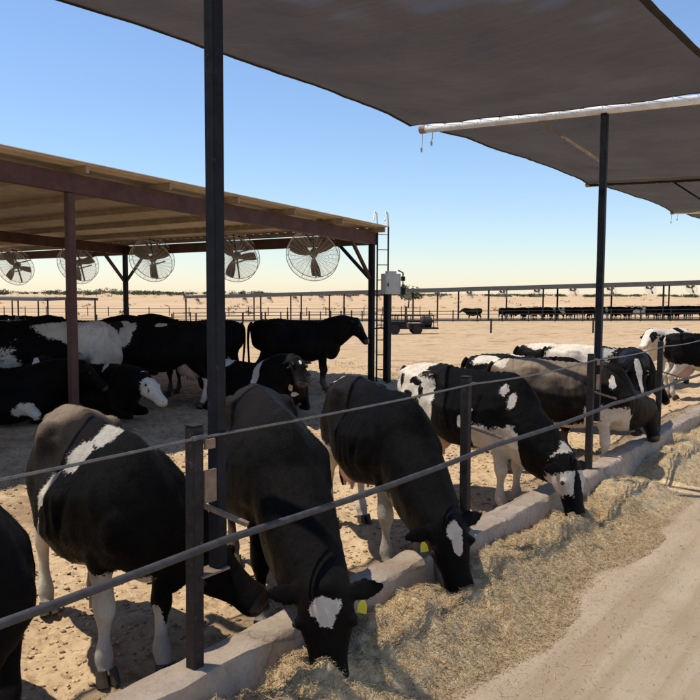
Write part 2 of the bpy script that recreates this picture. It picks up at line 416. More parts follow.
# ------------------------------------------------------------------ fence
POST_T = [-2.95, 0, 2.95, 5.90, 8.75, 11.65, 14.6, 17.5, 20.5, 24, 28]
TALL_T = [-5.85, .17, 6.12, 12.3, 18.6, 24.8]
fence = empty('feed_fence', (0, 0, .33), label='steel feed fence of square posts, neck rail and cable along the kerb', cat='fence')
def child(name, bm, mat, par, **k):
    o = obj(name, bm, mat, par, **k); o.matrix_parent_inverse = par_inv(par); return o
def par_inv(p):
    m = Matrix.Translation(p.location) @ p.rotation_euler.to_matrix().to_4x4()
    if p.parent: m = par_inv(p.parent).inverted() @ p.matrix_parent_inverse @ m
    return m.inverted()
ZTOP, ZRAIL, YRAIL = 1.565, 1.088, -.26
for i, t in enumerate(POST_T):
    bm = NB(); box(bm, (t, 0, (1.62 + .30) / 2), (.070, .070, 1.32)); bevel(bm, .006)
    for v in bm.verts: v.co.x += .012 * math.sin(i * 2.1) * (v.co.z - .3)
    p = child('post', bm, MT['steel_brown'], fence)
    bm = NB(); box(bm, (t + .012 * math.sin(i * 2.1) * 1.3, 0, 1.625), (.074, .074, .006)); child('cap', bm, MT['steel_brown'], p)
    # sloped bracket that carries the neck rail on the lane side
    bm = NB(); bar(bm, (t + .06, .0, 1.20), (t + .14, YRAIL + .01, ZRAIL + .035), .032, .02); child('bracket', bm, MT['bracket'], fence)
    bm = NB(); pipe(bm, [(t - .05, -.05, ZTOP), (t, -.056, ZTOP + .006), (t + .05, -.05, ZTOP)], .013, 6); child('cable_clip', bm, MT['cable'], fence)
def sag(a, b, s, n=8): 
    a, b = Vector(a), Vector(b)
    return [a.lerp(b, k / n) - Vector((0, 0, s * 4 * (k / n) * (1 - k / n))) for k in range(n + 1)]
pts = []
for a, b in zip(POST_T, POST_T[1:]): pts += sag((a, -.052, ZTOP), (b, -.052, ZTOP), .028 if a > 0 else .012)[:-1]
bm = NB(); pipe(bm, pts + [Vector((POST_T[-1], -.052, ZTOP))], .008, 6); child('top_cable', bm, MT['cable'], fence, smooth=True)
rr = random.Random(3); pts = []
for a, b in zip(POST_T, POST_T[1:]):
    pts += sag((a, YRAIL, ZRAIL + .0), (b, YRAIL, ZRAIL), .022, 6)[:-1]
bm = NB(); pipe(bm, pts, .0195, 10); child('neck_rail', bm, MT['rail'], fence, smooth=True)

# ------------------------------------------------------------------ shade canopy over the feed lane
can = empty('shade_canopy', (.17, 0, .85), label='dark brown shade cloth canopy laced to white pipes above the fence', cat='canopy')
YP, YL, ZB = 2.35, -1.42, 4.36
def beam_z(y): return ZB + .03 * y
for i, t in enumerate(TALL_T):
    bm = NB(); box(bm, (t, .0, (.84 + ZB - .04) / 2), (.074, .074, ZB - .04 - .84)); bevel(bm, .007)
    p = child('tall_post', bm, MT['steel_blue'], can)
    bm = NB(); box(bm, (t - .06, .0, .835), (.19, .11, .012)); child('weld_plate', bm, MT['bracket'], p)
    bm = NB(); box(bm, (t - .085, -.035, 1.30), (.08, .014, .17)); child('weld_tab', bm, MT['bracket'], p)
    bm = NB(); box(bm, (t - .085, -.035, 1.52), (.07, .014, .05)); child('weld_tab', bm, MT['bracket'], p)
    dark = i in (3,)
    bm = NB(); pipe(bm, [(t, YL - .05, beam_z(YL)), (t, .4, beam_z(.4)), (t, YP + .05, beam_z(YP))], .05, 12)
    bmm = child('beam', bm, MT['steel_blue'] if dark else MT['white_pipe'], can, smooth=True)
    bm = NB(); pipe(bm, [(t, YP - .02, beam_z(YP)), (t, YP + .062, beam_z(YP))], .056, 12); child('end_cap', bm, MT['bracket'], bmm)
    bm = NB(); bar(bm, (t + .01, .02, 3.78), (t + .01, .78, beam_z(.78) - .045), .03); child('brace', bm, MT['steel_blue'] if dark else MT['bracket'], can)
    for q, (yy, L) in enumerate(() if dark else ((YP + .03, .20), (YP - .12, .13))):     # cord ends dangling from the pipe end
        bm = NB(); pipe(bm, [(t, yy, beam_z(yy) - .04), (t + .015, yy + .01, beam_z(yy) - .04 - L * .6), (t, yy + .015, beam_z(yy) - .04 - L)], .006, 5)
        sweep(bm, [(t, yy + .015, beam_z(yy) - .04 - L), (t + .01, yy + .02, beam_z(yy) - .09 - L)], [.016, .010], n=6); child('cord_end', bm, MT['cord'], can)
GAP = .20
def edge_gap(y):   # cloth is laced closer to the pipe in the middle than at the corners
    f = (y - YL) / (YP - YL); return abs(2 * f - 1) ** 1.6
def cloth_pt(t0, t1, u, v):
    y0 = YL + .12 * 4 * u * (1 - u); y1 = YP - .12 * 4 * u * (1 - u)
    y = y0 + (y1 - y0) * v
    yy = YL + (YP - YL) * v; g = edge_gap(yy)
    g0, g1 = (.20 + .14 * g if abs(t - 6.12) < .1 else .02 + .03 * g for t in (t0, t1))
    x = t0 + g0 + (t1 - t0 - g0 - g1) * u
    z = beam_z(y) + .045 - .055 * u ** 8 - .20 * 4 * u * (1 - u) * (.55 + .45 * math.sin(math.pi * v)) + .10 * (1 - math.sin(math.pi * v)) * 4 * u * (1 - u)
    z += .022 * mnoise.noise(Vector((x * .9, y * 2.6, 3))) + .012 * mnoise.noise(Vector((x * 5, y * 1.5, t0)))
    return Vector((x, y, z))
for i, (t0, t1) in enumerate(zip(TALL_T, TALL_T[1:])):
    bm = NB(); NU, NV = 70, 40
    g = [[bm.verts.new(cloth_pt(t0, t1, a / NU, b / NV)) for b in range(NV + 1)] for a in range(NU + 1)]
    for a in range(NU):
        for b in range(NV): bm.faces.new((g[a][b], g[a + 1][b], g[a + 1][b + 1], g[a][b + 1]))
    cl = child('cloth_panel', bm, MT['cloth'], can, smooth=True)
    for v in (0, 1):
        bm = NB(); sweep(bm, [cloth_pt(t0, t1, a / 40, v) for a in range(41)], [(.022 if v else .034, .012)] * 41, n=6); child('hem', bm, MT['hem'], cl)
    for e, tt in ((0, t0), (1, t1)):
        bm = NB(); sweep(bm, [cloth_pt(t0, t1, e, b / 24) for b in range(25)], [(.008, .007)] * 25, n=6); child('hem', bm, MT['hem'], cl)
        bm = NB(); pts = []
        for k in range(15):
            a = cloth_pt(t0, t1, e, (k + .5) / 15); s = 1 if e == 0 else -1
            yb = a.y + .07
            pts += [a, Vector((tt + s * .02, yb, beam_z(yb) + .056)), Vector((tt - s * .056, yb + .02, beam_z(yb))), Vector((tt, yb + .04, beam_z(yb) - .056)), Vector((tt + s * .056, yb + .06, beam_z(yb)))]
        pipe(bm, pts, .004, 4); child('lacing', bm, MT['cord'], cl)

# ------------------------------------------------------------------ feed along the kerb
def feed_h(x, y):
    """height of the heaped feed"""
    wdt = .92 + .12 * vnoise(x / 1.1, y * 0 + 3, 31) + .05 * vnoise(x / .3, y * 0 + 3, 32)
    d = (-y - .12) / wdt
    prof = np.where(d < .35, .80 + .20 * smooth01(-.05, .35, d), 1 - smooth01(.35, 1.0, d) ** .8)
    am = .245 - .12 * np.exp(-((x - 5.0) / .9) ** 2) + .06 * vnoise(x / .9, y / .5, 33)
    h = prof * am + prof * (.07 * vnoise(x / .26, y / .22, 34) + .046 * vnoise(x / .10, y / .09, 35) + .022 * vnoise(x / .04, y / .04, 36))
    gap = np.exp(-((x - 7.1 - .25 * y) / .42) ** 2) * .9          # a bare stretch where the feed has been eaten away
    h = h * (1 - gap)
    return np.where(d > 1, -.03, h) - .012
fx = np.concatenate([np.arange(-2.5, 6, .022), np.arange(6, 14, .05), np.arange(14, 30, .15)]); fy = np.linspace(-1.25, -.10, 58)
X, Y = np.meshgrid(fx, fy); Z = feed_h(X, Y)
idx = np.arange(X.size).reshape(X.shape); q = np.stack([idx[:-1, :-1], idx[:-1, 1:], idx[1:, 1:], idx[1:, :-1]], -1).reshape(-1, 4)
feed = obj('feed_heap', np_mesh('feed_heap', np.stack([X, Y, Z], -1).reshape(-1, 3), q), MT['feed'], smooth=True, kind='stuff',
           label='heap of chopped hay and silage feed along the kerb', cat='feed')
def strands(n, x, y, z, length, width, tilt, seed):
    r = np.random.default_rng(seed); a = r.random(n) * 6.283; el = (r.random(n) - .35) * tilt
    d = np.stack([np.cos(a) * np.cos(el), np.sin(a) * np.cos(el), np.sin(el)], -1)
    s = np.stack([-np.sin(a), np.cos(a), r.uniform(-.6, .6, n)], -1); s /= np.linalg.norm(s, axis=1)[:, None]
    p = np.stack([x, y, z], -1); L = length[:, None]; W = width[:, None]
    bend = np.stack([r.normal(0, .12, n), r.normal(0, .12, n), r.normal(.05, .1, n)], -1) * L
    v = np.stack([p - d * L / 2 - s * W, p - d * L / 2 + s * W, p + bend + s * W, p + bend - s * W, p + d * L / 2 + s * W, p + d * L / 2 - s * W], 1).reshape(-1, 3)
    f = np.array([(0, 1, 2, 3), (3, 2, 4, 5)]); f = (f[None] + (np.arange(n) * 6)[:, None, None]).reshape(-1, 4)
    return v, f
n = 130000
x = np.concatenate([rng.uniform(-1.6, 5.5, int(n * .72)), rng.uniform(5.5, 14, n - int(n * .72))]); y = -.12 - 1.0 * rng.random(n) ** .9
h = feed_h(x, y); keep = h > -.025; x, y, h = x[keep], y[keep], h[keep]; n = len(x)
v, f = strands(n, x, y, h + .010 + .012 * rng.random(n), .008 + .055 * rng.random(n) ** 3.0 + .05 * (rng.random(n) > .97), .0008 + .0016 * rng.random(n) ** 1.5, .5, 5)
o = obj('straw', np_mesh('straw', v, f), MT['straw'], feed, kind='stuff')
n = 11000
x = rng.uniform(-1.5, 10, n); y = -.85 - rng.exponential(.38, n)
v, f = strands(n, x, y, .012 * vnoise(x / 1.1, y / .5, 21) + .008 + 0 * x, .006 + .045 * rng.random(n) ** 3.5, .0008 + .0011 * rng.random(n), .25, 6)
obj('scattered_straw', np_mesh('scattered_straw', v, f), MT['straw'], feed, kind='stuff')
n = 1500
x = rng.uniform(-1.5, 6, n); y = .14 + rng.exponential(.25, n)
v, f = strands(n, x, y, gz(x, y, True) + .012, .02 + .06 * rng.random(n) ** 2, .001 + .0014 * rng.random(n), .4, 8)
obj('scattered_straw', np_mesh('scattered_straw', v, f), MT['straw'], feed, kind='stuff')
# ------------------------------------------------------------------ cows
TRUNK = [  # x, top z, bottom z, widths at 6%,20%,45%,70%,90% of the depth
    (-.90, 1.30, 1.06, .04, .06, .07, .06, .04),
    (-.85, 1.385, .90, .06, .11, .135, .13, .09),
    (-.70, 1.435, .80, .095, .19, .215, .21, .15),
    (-.52, 1.45, .72, .105, .235, .265, .25, .18),
    (-.36, 1.46, .67, .115, .275, .295, .285, .20),
    (-.20, 1.445, .62, .085, .225, .33, .34, .235),
    (.00, 1.43, .575, .07, .215, .37, .385, .27),
    (.20, 1.42, .565, .065, .20, .365, .385, .275),
    (.40, 1.425, .60, .06, .175, .315, .335, .24),
    (.55, 1.435, .635, .055, .145, .265, .285, .205),
    (.70, 1.38, .66, .06, .14, .225, .235, .17),
    (.82, 1.24, .71, .06, .12, .165, .165, .115),
    (.89, 1.08, .80, .03, .06, .08, .07, .05)]
FR = (.06, .20, .45, .70, .90)
def add_trunk(bm, dz=0, belly=1.0):
    A = cr(TRUNK, 4); rings = []
    for r in A:
        x, zt, zb = r[0], r[1] + dz, r[2] + dz; ws = r[3:] * np.array([1, 1, belly, belly, belly]); H = zt - zb
        prof = [(0, zt)] + [(max(w_, .01), zt - f_ * H) for w_, f_ in zip(ws, FR)] + [(0, zb)]
        ring = [bm.verts.new((x, y, z)) for y, z in prof] + [bm.verts.new((x, -y, z)) for y, z in prof[-2:0:-1]]
        rings.append(ring)
    m = len(rings[0])
    for r0, r1 in zip(rings, rings[1:]):
        for j in range(m): bm.faces.new((r0[j], r0[(j + 1) % m], r1[(j + 1) % m], r1[j]))
    bm.faces.new(rings[0]); bm.faces.new(rings[-1][::-1])
def add_ball(bm, c, r, up=Vector((0, 0, 1)), ax=None):
    res = bmesh.ops.create_icosphere(bm, subdivisions=2, radius=1)
    for v in res['verts']: v.co = Vector((v.co.x * r[0], v.co.y * r[1], v.co.z * r[2])) + Vector(c)
XF = Vector((1, 0, 0))
HEAD = [(-.06, .06, .05, .06), (0, .105, .08, .11), (.07, .128, .09, .15), (.15, .135, .088, .168), (.22, .122, .078, .155),
        (.30, .100, .066, .122), (.38, .090, .060, .096), (.45, .097, .064, .088), (.50, .092, .056, .076), (.54, .06, .03, .045)]
def head_frame(h, roll_hint):
    h = Vector(h).normalized(); u = (Vector(roll_hint) - h * h.dot(Vector(roll_hint))).normalized()
    return h, u, u.cross(h).normalized()        # l = cow's left
def cow_mesh(poll, h, uh, pose='stand', voxel=.022, hoof_dx=(0, 0, 0, 0), belly=1.0, ear_droop=.25, neck_lift=.06, seed=0, ears=(1, 1)):
    bm = NB(); dz = -.585 if pose == 'lie' else 0
    add_trunk(bm, dz, belly)
    for s in (-1, 1):     # hook bones, pin bones, shoulder, stifle
        add_ball(bm, (-.38, s * .20, 1.33 + dz), (.13, .065, .055)); add_ball(bm, (-.80, s * .085, 1.29 + dz), (.09, .055, .09))
        add_ball(bm, (.55, s * .18, .98 + dz), (.17, .10, .25)); add_ball(bm, (.72, s * .15, .95 + dz), (.13, .09, .17))
    add_ball(bm, (.72, 0, .78 + dz), (.15, .13, .16))      # brisket
    hooves = []
    if pose == 'stand':
        for q, s in enumerate((1, -1)):
            def F(x, y, z, w_, h_, k=q): d = hoof_dx[k] * max(0, (.85 - z) / .85); return (x + d, s * y, z, w_, h_, h_)
            ssweep(bm, [F(.62, .17, 1.08, .07, .12), F(.55, .195, .90, .085, .125), F(.52, .185, .76, .075, .10), F(.535, .165, .58, .056, .066),
                        F(.552, .155, .43, .066, .072), F(.547, .152, .35, .042, .046), F(.542, .15, .25, .036, .042), F(.548, .15, .145, .06, .062),
                        F(.575, .15, .085, .047, .045), F(.595, .15, .045, .056, .062)], XF, 3, 12)
            hooves.append((.60 + hoof_dx[q], s * .15))
            def B(x, y, z, w_, h_, k=q + 2): d = hoof_dx[k] * max(0, (.85 - z) / .85); return (x + d, s * y, z, w_, h_, h_)
            ssweep(bm, [B(-.58, .13, 1.26, .08, .16), B(-.55, .185, 1.06, .10, .235), B(-.53, .205, .88, .095, .215), B(-.585, .195, .72, .07, .135),
                        B(-.685, .178, .585, .05, .085), B(-.745, .17, .50, .055, .09), B(-.735, .166, .41, .042, .052), B(-.715, .162, .27, .036, .045),
                        B(-.70, .16, .145, .06, .062), B(-.672, .16, .085, .047, .045), B(-.65, .16, .045, .056, .062)], XF, 3, 12)
            hooves.append((-.645 + hoof_dx[q + 2], s * .16))
    else:
        for s in (1, -1):
            ssweep(bm, [(.60, s * .20, .45, .1, .12, .12), (.60, s * .25, .24, .085, .09, .09), (.80, s * .25, .11, .06, .06, .06), (.92, s * .24, .075, .055, .055, .055),
                        (.78, s * .20, .05, .04, .04, .04), (.60, s * .19, .05, .05, .04, .04)], Vector((0, 0, 1)), 3, 10)
            ssweep(bm, [(-.50, s * .20, .55, .1, .2, .2), (-.38, s * .29, .35, .1, .2, .2), (-.20, s * .36, .17, .08, .11, .11), (-.32, s * .40, .08, .06, .06, .06),
                        (-.62, s * .41, .065, .05, .05, .05), (-.48, s * .46, .05, .042, .042, .042), (-.28, s * .47, .05, .05, .045, .045)], Vector((0, 0, 1)), 3, 10)
    # neck
    poll = Vector(poll); h, u, l = head_frame(h, uh)
    b0 = Vector((.46, 0, 1.10 + dz)); end = poll + h * .05 - u * .03
    m1 = b0.lerp(end, .36) + Vector((.05, 0, neck_lift)); m2 = b0.lerp(end, .70) + Vector((.03, 0, neck_lift * .8))
    side_up = Vector((0, 0, 1)) if abs((end - b0).normalized().z) < .93 else XF
    ssweep(bm, [(*b0, .24, .29, .42), (*m1, .235, .25, .37), (*m2, .20, .21, .30), (*end, .145, .14, .195)], side_up, 5, 16)
    # head
    A = cr([(d, a, b, c) for d, a, b, c in HEAD], 3)
    sweep(bm, [poll + h * r[0] for r in A], [tuple(np.maximum(r[1:] * np.array([1.13, 1.05, 1.05]), .01)) for r in A], u, 16, 2.35)
    add_b = poll + u * .055; add_ball(bm, add_b - h * .01, (.06, .06, .05))
    def rem(bm, iters):
        bmesh.ops.recalc_face_normals(bm, faces=bm.faces)
        me = bpy.data.meshes.new('tmp'); bm.to_mesh(me); bm.free()
        o = bpy.data.objects.new('tmp', me); C.objects.link(o)
        r = o.modifiers.new('r', 'REMESH'); r.mode = 'VOXEL'; r.voxel_size = voxel; r.adaptivity = 0
        sm = o.modifiers.new('s', 'SMOOTH'); sm.factor = .5; sm.iterations = iters
        dg = bpy.context.evaluated_depsgraph_get(); out = bpy.data.meshes.new_from_object(o.evaluated_get(dg))
        bpy.data.objects.remove(o); bpy.data.meshes.remove(me); return out
    m_a = rem(bm, max(1, int(round((.040 / voxel) ** 2))))
    bm = NB(); bm.from_mesh(m_a); bpy.data.meshes.remove(m_a)
    for s in (1, -1):
        add_ball(bm, poll + h * .165 + l * (s * .138) + u * .038, (.034, .034, .034))
        if not ears[0 if s > 0 else 1]: continue
        e0 = poll + h * .035 + l * (s * .09) + u * .0
        ed = (l * s - h * .10 - Vector((0, 0, ear_droop)) - u * .12).normalized()
        rows = [(*(e0 + ed * d), w_, th, th) for d, w_, th in ((0, .032, .026), (.05, .046, .02), (.11, .062, .014), (.17, .048, .012), (.225, .012, .011))]
        ssweep(bm, rows, (u - h * .25).normalized(), 3, 10)
    out = rem(bm, 3 if voxel < .03 else 1)
    n = len(out.vertices); co = np.empty(n * 3, np.float32); out.vertices.foreach_get('co', co); co = co.reshape(-1, 3)
    no = np.empty(n * 3, np.float32); out.vertices.foreach_get('normal', no); no = no.reshape(-1, 3)
    z0 = co[:, 2] - dz
    side = np.clip((np.abs(co[:, 1]) - .14) / .1, 0, 1) * np.clip((z0 - .75) / .15, 0, 1) * np.clip((1.38 - z0) / .1, 0, 1)
    ribs = np.sin((co[:, 0] + .25 * z0) * 2 * np.pi / .085) * side * smooth01(-.22, -.05, co[:, 0]) * (1 - smooth01(.28, .42, co[:, 0]))
    nz = np.array([mnoise.noise(Vector((c[0] * 5 + seed, c[1] * 5, c[2] * 5))) + .5 * mnoise.noise(Vector((c[0] * 13, c[1] * 13 + seed, c[2] * 13))) for c in co])
    hl = (1 - .6 * (np.linalg.norm(co - np.array(poll + h * .25), axis=1) < .4)) * np.clip(z0 / .7, .3, 1)
    spine = np.sin(co[:, 0] * 2 * np.pi / .075) * np.clip(1 - np.abs(co[:, 1]) / .035, 0, 1) * (z0 > 1.3) * (co[:, 0] < .5)
    # hollow in front of the hooks, crease behind the shoulder, neck folds
    hol = -np.exp(-(((co[:, 0] + .16) / .13) ** 2 + ((z0 - 1.18) / .13) ** 2)) * .042 * np.clip((np.abs(co[:, 1]) - .1) / .1, 0, 1)
    cre = -np.exp(-((co[:, 0] - .36 - .12 * (z0 - 1)) / .035) ** 2) * .016 * side
    co = co + no * (ribs * .0055 + nz * .011 * hl + spine * .006 + hol + cre)[:, None]
    out.vertices.foreach_set('co', np.ascontiguousarray(co, np.float32).ravel()); out.update()
    out.shade_smooth()
    return out, hooves, (poll, h, u, l)
def paint(me, fr, patches, seed=0, rand=None, legs=None, lying=False):
    """float attribute 'white' (>.5 white hair). patches: ('b', centre, radii, +1/-1) in body space, ('h', ...) in head space"""
    n = len(me.vertices); co = np.empty(n * 3, np.float32); me.vertices.foreach_get('co', co); co = co.reshape(-1, 3).astype(float)
    poll, h, u, l = fr; P = np.array(poll); HF = np.stack([(co - P) @ np.array(h), (co - P) @ np.array(l), (co - P) @ np.array(u)], -1)
    n1 = np.array([mnoise.noise(Vector((c[0] * 3.4 + seed, c[1] * 3.4, c[2] * 3.4 + seed * .7))) for c in co])
    n2 = np.array([mnoise.noise(Vector((c[0] * 9 + seed, c[1] * 9, c[2] * 9))) for c in co])
    n3 = np.array([mnoise.noise(Vector((c[0] * 24 + seed, c[1] * 24, c[2] * 24))) for c in co]) if len(patches) else 0
    val = np.full(n, 0.0)
    inh = (HF[:, 0] > -.15) & (HF[:, 0] < .6) & (np.abs(HF[:, 1]) < .33) & (np.abs(HF[:, 2]) < .25)
    if rand is not None:
        n0 = np.array([mnoise.noise(Vector((c[0] * 1.7 + seed * 3.3, c[1] * 1.5 + seed, c[2] * 1.6 - seed))) for c in co])
        val = np.clip(.5 + (n0 - rand) * 2.2 + n2 * .12, 0, 1)
        val[inh] = 0
    dust_sun = np.zeros(n)
    for sp, c, r, sgn in patches:
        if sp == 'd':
            dd = np.sqrt((((co - np.array(c)) / np.array(r)) ** 2).sum(1)); dust_sun = np.maximum(dust_sun, sgn * np.clip((1 - dd) * 2.2 + n1 * .6 + n2 * .3, 0, 1)); continue
        Q = co if sp == 'b' else HF
        d = np.sqrt((((Q - np.array(c)) / np.array(r)) ** 2).sum(1))
        k = .8 if sp == 'h' else 1
        f = np.clip(.5 + (1 - d) * 1.1 + k * (n1 * .34 + n2 * (.24 if max(r[:2]) > .12 else .55) + n3 * (.12 if max(r[:2]) > .12 else .38)), 0, 1)
        if sp == 'b': f = np.where(inh, 0, f)      # body patches stay off the head
        val = np.maximum(val, f) if sgn > 0 else np.minimum(val, 1 - f)
    if legs:
        for (sx, sy), top in legs.items():
            msk = (co[:, 0] * sx > .3) & (co[:, 0] * sx < .84) & (co[:, 1] * sy > 0) & (co[:, 2] < .95) & ~inh
            f = np.clip(.5 + (top - co[:, 2]) * 6 + n1 * .5 + n2 * .25, 0, 1); val[msk] = np.maximum(val, f)[msk]
    dust_sun = np.maximum(dust_sun, np.clip(.75 * (1 - smooth01(.05, .5, co[:, 2])) + n1 * .35 + n2 * .2 - .08, 0, .8) * (co[:, 2] < .5) * ~inh * (0 if lying else 1))
    a = me.attributes.new('dust_sun', 'FLOAT', 'POINT'); a.data.foreach_set('value', dust_sun.astype(np.float32))
    a = me.attributes.new('white', 'FLOAT', 'POINT'); a.data.foreach_set('value', val.astype(np.float32))
    pk = np.zeros(n); pk = np.where((HF[:, 0] > .47) & (HF[:, 0] < .6) & (np.abs(HF[:, 1]) < .1) & (np.abs(HF[:, 2]) < .1), .04, 0)
    a = me.attributes.new('pink', 'FLOAT', 'POINT'); a.data.foreach_set('value', pk.astype(np.float32))
def hair_mesh(me, fr, n, seed, length=.024):
    """short hair lying on the hide: one thin triangle each, carrying the hide's colour attributes"""
    r = np.random.default_rng(seed); nv = len(me.vertices)
    co = np.empty(nv * 3, np.float32); me.vertices.foreach_get('co', co); co = co.reshape(-1, 3)
    no = np.empty(nv * 3, np.float32); me.vertices.foreach_get('normal', no); no = no.reshape(-1, 3)
    pick = r.integers(0, nv, n); N = no[pick]
    P = co[pick] + r.normal(0, .006, (n, 3)); P -= N * ((P - co[pick]) * N).sum(1)[:, None]
    ph, hv, uv, lv = fr; hd_ = np.linalg.norm(P - np.array(ph + hv * .25), axis=1) < .36
    low = (P[:, 2] < .7) & ~hd_
    flow = np.tile(np.array([-.75, 0, -.65]), (n, 1)); flow[low] = (-.1, 0, -1); flow[hd_] = np.array(hv) * .9 + np.array([0, 0, -.2])
    flow += r.normal(0, .28, (n, 3)); flow -= N * (flow * N).sum(1)[:, None]
    flow /= np.maximum(np.linalg.norm(flow, axis=1), 1e-4)[:, None]
    D = flow + N * r.uniform(.10, .34, (n, 1)); S = np.cross(D, N); S /= np.maximum(np.linalg.norm(S, axis=1), 1e-4)[:, None]
    L = (length * r.uniform(.6, 1.25, n) * np.where(hd_ | low, .55, 1))[:, None]; W = .0011 * r.uniform(.7, 1.3, (n, 1))
    P = P - N * .002
    v = np.stack([P - S * W, P + S * W, P + D * L], 1).reshape(-1, 3)
    hm = np_mesh('hair', v, np.arange(n * 3).reshape(-1, 3))
    for a in ('white', 'dust_sun', 'pink'):
        src = np.empty(nv, np.float32); me.attributes[a].data.foreach_get('value', src)
        at = hm.attributes.new(a, 'FLOAT', 'POINT'); at.data.foreach_set('value', np.repeat(src[pick] if a != 'pink' else 0 * src[pick], 3))
    return hm
def mesh_hoof():
    bm = NB()
    for s in (-1, 1):
        sweep(bm, [(.0, s * .029, .085), (.012, s * .030, .045), (.03, s * .031, .0)], [(.030, .052), (.031, .062), (.033, .074)], XF, 10)
    bmesh.ops.recalc_face_normals(bm, faces=bm.faces); me = bpy.data.meshes.new('hoof'); bm.to_mesh(me); bm.free(); return me
HOOF = mesh_hoof()
def mesh_eye():
    bm = NB(); bmesh.ops.create_icosphere(bm, subdivisions=2, radius=.021); me = bpy.data.meshes.new('eye'); bm.to_mesh(me); bm.free(); me.shade_smooth(); return me
EYE = mesh_eye()
def mesh_tag():
    bm = NB(); pr = [(-.012, .0), (.012, .0), (.03, -.03), (.034, -.085), (-.034, -.085), (-.03, -.03)]
    a = [bm.verts.new((x, .002, z)) for x, z in pr]; b = [bm.verts.new((x, -.002, z)) for x, z in pr]
    bm.faces.new(a); bm.faces.new(b[::-1])
    for j in range(6): bm.faces.new((a[j], a[(j + 1) % 6], b[(j + 1) % 6], b[j]))
    bmesh.ops.recalc_face_normals(bm, faces=bm.faces); me = bpy.data.meshes.new('ear_tag'); bm.to_mesh(me); bm.free(); return me
TAGM = mesh_tag()
def cow(loc, heading, label, poll=None, h=None, uh=None, nose_w=None, scale=1.0, coat='black', patches=(), rand=None, legs=None, seed=0,
        voxel=.022, pose='stand', parts=True, tags=(0, 0), group=None, tail_swing=.05, udder=True, flat_z=None, **kw):
    """loc: ground point between the hooves; heading: radians of the body direction; nose_w: world point of the nose"""
    x, y = loc[0], loc[1]; z = GZ(x, y) if flat_z is None else flat_z
    root = empty('dairy_cow', (x, y, z), heading, label=label, cat='cow', group=group); root.scale = (scale,) * 3
    inv = Matrix.Rotation(-heading, 3, 'Z')
    dz = -.585 if pose == 'lie' else 0
    h = Vector(h if h else (.72, 0, -.69)); uh = Vector(uh if uh else (.5, 0, .8))
    if nose_w is not None:
        nl = inv @ (Vector(nose_w) - Vector((x, y, z))) / scale
        h = (inv @ h).normalized(); uh = inv @ uh; poll = nl - h * .52
    poll = Vector(poll if poll is not None else (1.28, 0, 1.42 + dz))
    me, hooves, fr = cow_mesh(poll, h, uh, pose, voxel, seed=seed, **kw)
    paint(me, fr, patches, seed, rand, legs, pose == 'lie')
    body = obj('body', me, COATS[coat], root)
    if voxel < .019: obj('hair', hair_mesh(me, fr, 110000 if voxel < .015 else 50000, seed), COATS[coat], body, kind='stuff')
    poll, h, u, l = fr
    if parts:
        for hx, hy in hooves:
            o = obj('hoof', HOOF, MT['hoof'], root); o.location = (hx, hy, 0)
        for s in (1, -1):
            o = obj('eye', EYE, MT['eye'], root); o.location = poll + h * .168 + l * (s * .157) + u * .04
            o = obj('nostril', EYE, MT['black'], root); o.location = poll + h * .508 + l * (s * .05) + u * .028; o.scale = (.75, .75, .75)
        # tail
        bm = NB(); tz = dz
        ts = tail_swing
        if pose == 'stand':
            ssweep(bm, [(-.86, 0, 1.37, .045, .04, .04), (-.925, .0, 1.28, .034, .034, .034), (-.95, ts * .3, 1.05, .024, .024, .024), (-.94, ts * .7, .78, .02, .02, .02),
                        (-.93, ts, .60, .022, .022, .022), (-.93, ts * 1.1, .45, .042, .042, .042), (-.93, ts * 1.2, .32, .014, .014, .014)], XF, 3, 8)
            obj('tail', bm, COATS[coat], root, smooth=True)
            if udder:
                bm = NB(); res = bmesh.ops.create_uvsphere(bm, u_segments=20, v_segments=12, radius=1)
                for v in res['verts']: v.co = Vector((v.co.x * .24 - .43, v.co.y * .165, v.co.z * .19 + .66 - (.03 if v.co.x < 0 else 0)))
                for sx in (-.53, -.36):
                    for sy in (-.08, .08): ssweep(bm, [(sx, sy, .53, .03, .03, .03), (sx, sy, .48, .018, .018, .018), (sx, sy, .43, .012, .012, .012)], XF, 2, 8)
                obj('udder', bm, MT['udder'], root, smooth=True)
        for k, s in ((0, 1), (1, -1)):
            if tags[k]:
                ed = (l * s - h * .10 - Vector((0, 0, kw.get('ear_droop', .25))) - u * .12).normalized()
                o = obj('ear_tag', TAGM, MT['tag'], root)
                o.location = poll + h * .035 + l * (s * .08) + ed * .12 + (u - h * .25) * .03 + h * .05 + Vector((0, 0, -.01))
                cd = Matrix.Rotation(-heading, 3, 'Z') @ Vector((-.8, -.6, 0))
                o.scale = (.8, .8, .8); o.rotation_euler = (0, .15 * s, math.atan2(cd.y, cd.x) + math.pi / 2)
    return root
def hd(dx, dy): return math.atan2(dy, dx)
def dirw(right, fw, up):        # photo-oriented direction to world
    r0 = Vector((YAW_F.y, -YAW_F.x, 0)); return (r0 * right + YAW_F * fw + Vector((0, 0, up))).normalized()
def place(hip_px, hip_z, heading, scale):
    """ground point of a cow whose hip top shows at hip_px"""
    p = at_z(hip_px[0], hip_px[1], hip_z); return (p.x + math.cos(heading) * .42 * scale, p.y + math.sin(heading) * .42 * scale)

b = lambda c, r, s=1: ('b', c, r, s)
hh = lambda c, r, s=1: ('h', c, r, s)
VN = .0135
dd = lambda c, r, s=1: ('d', c, r, s)  # tan back patches: dried mud plus direct sun put into the colour
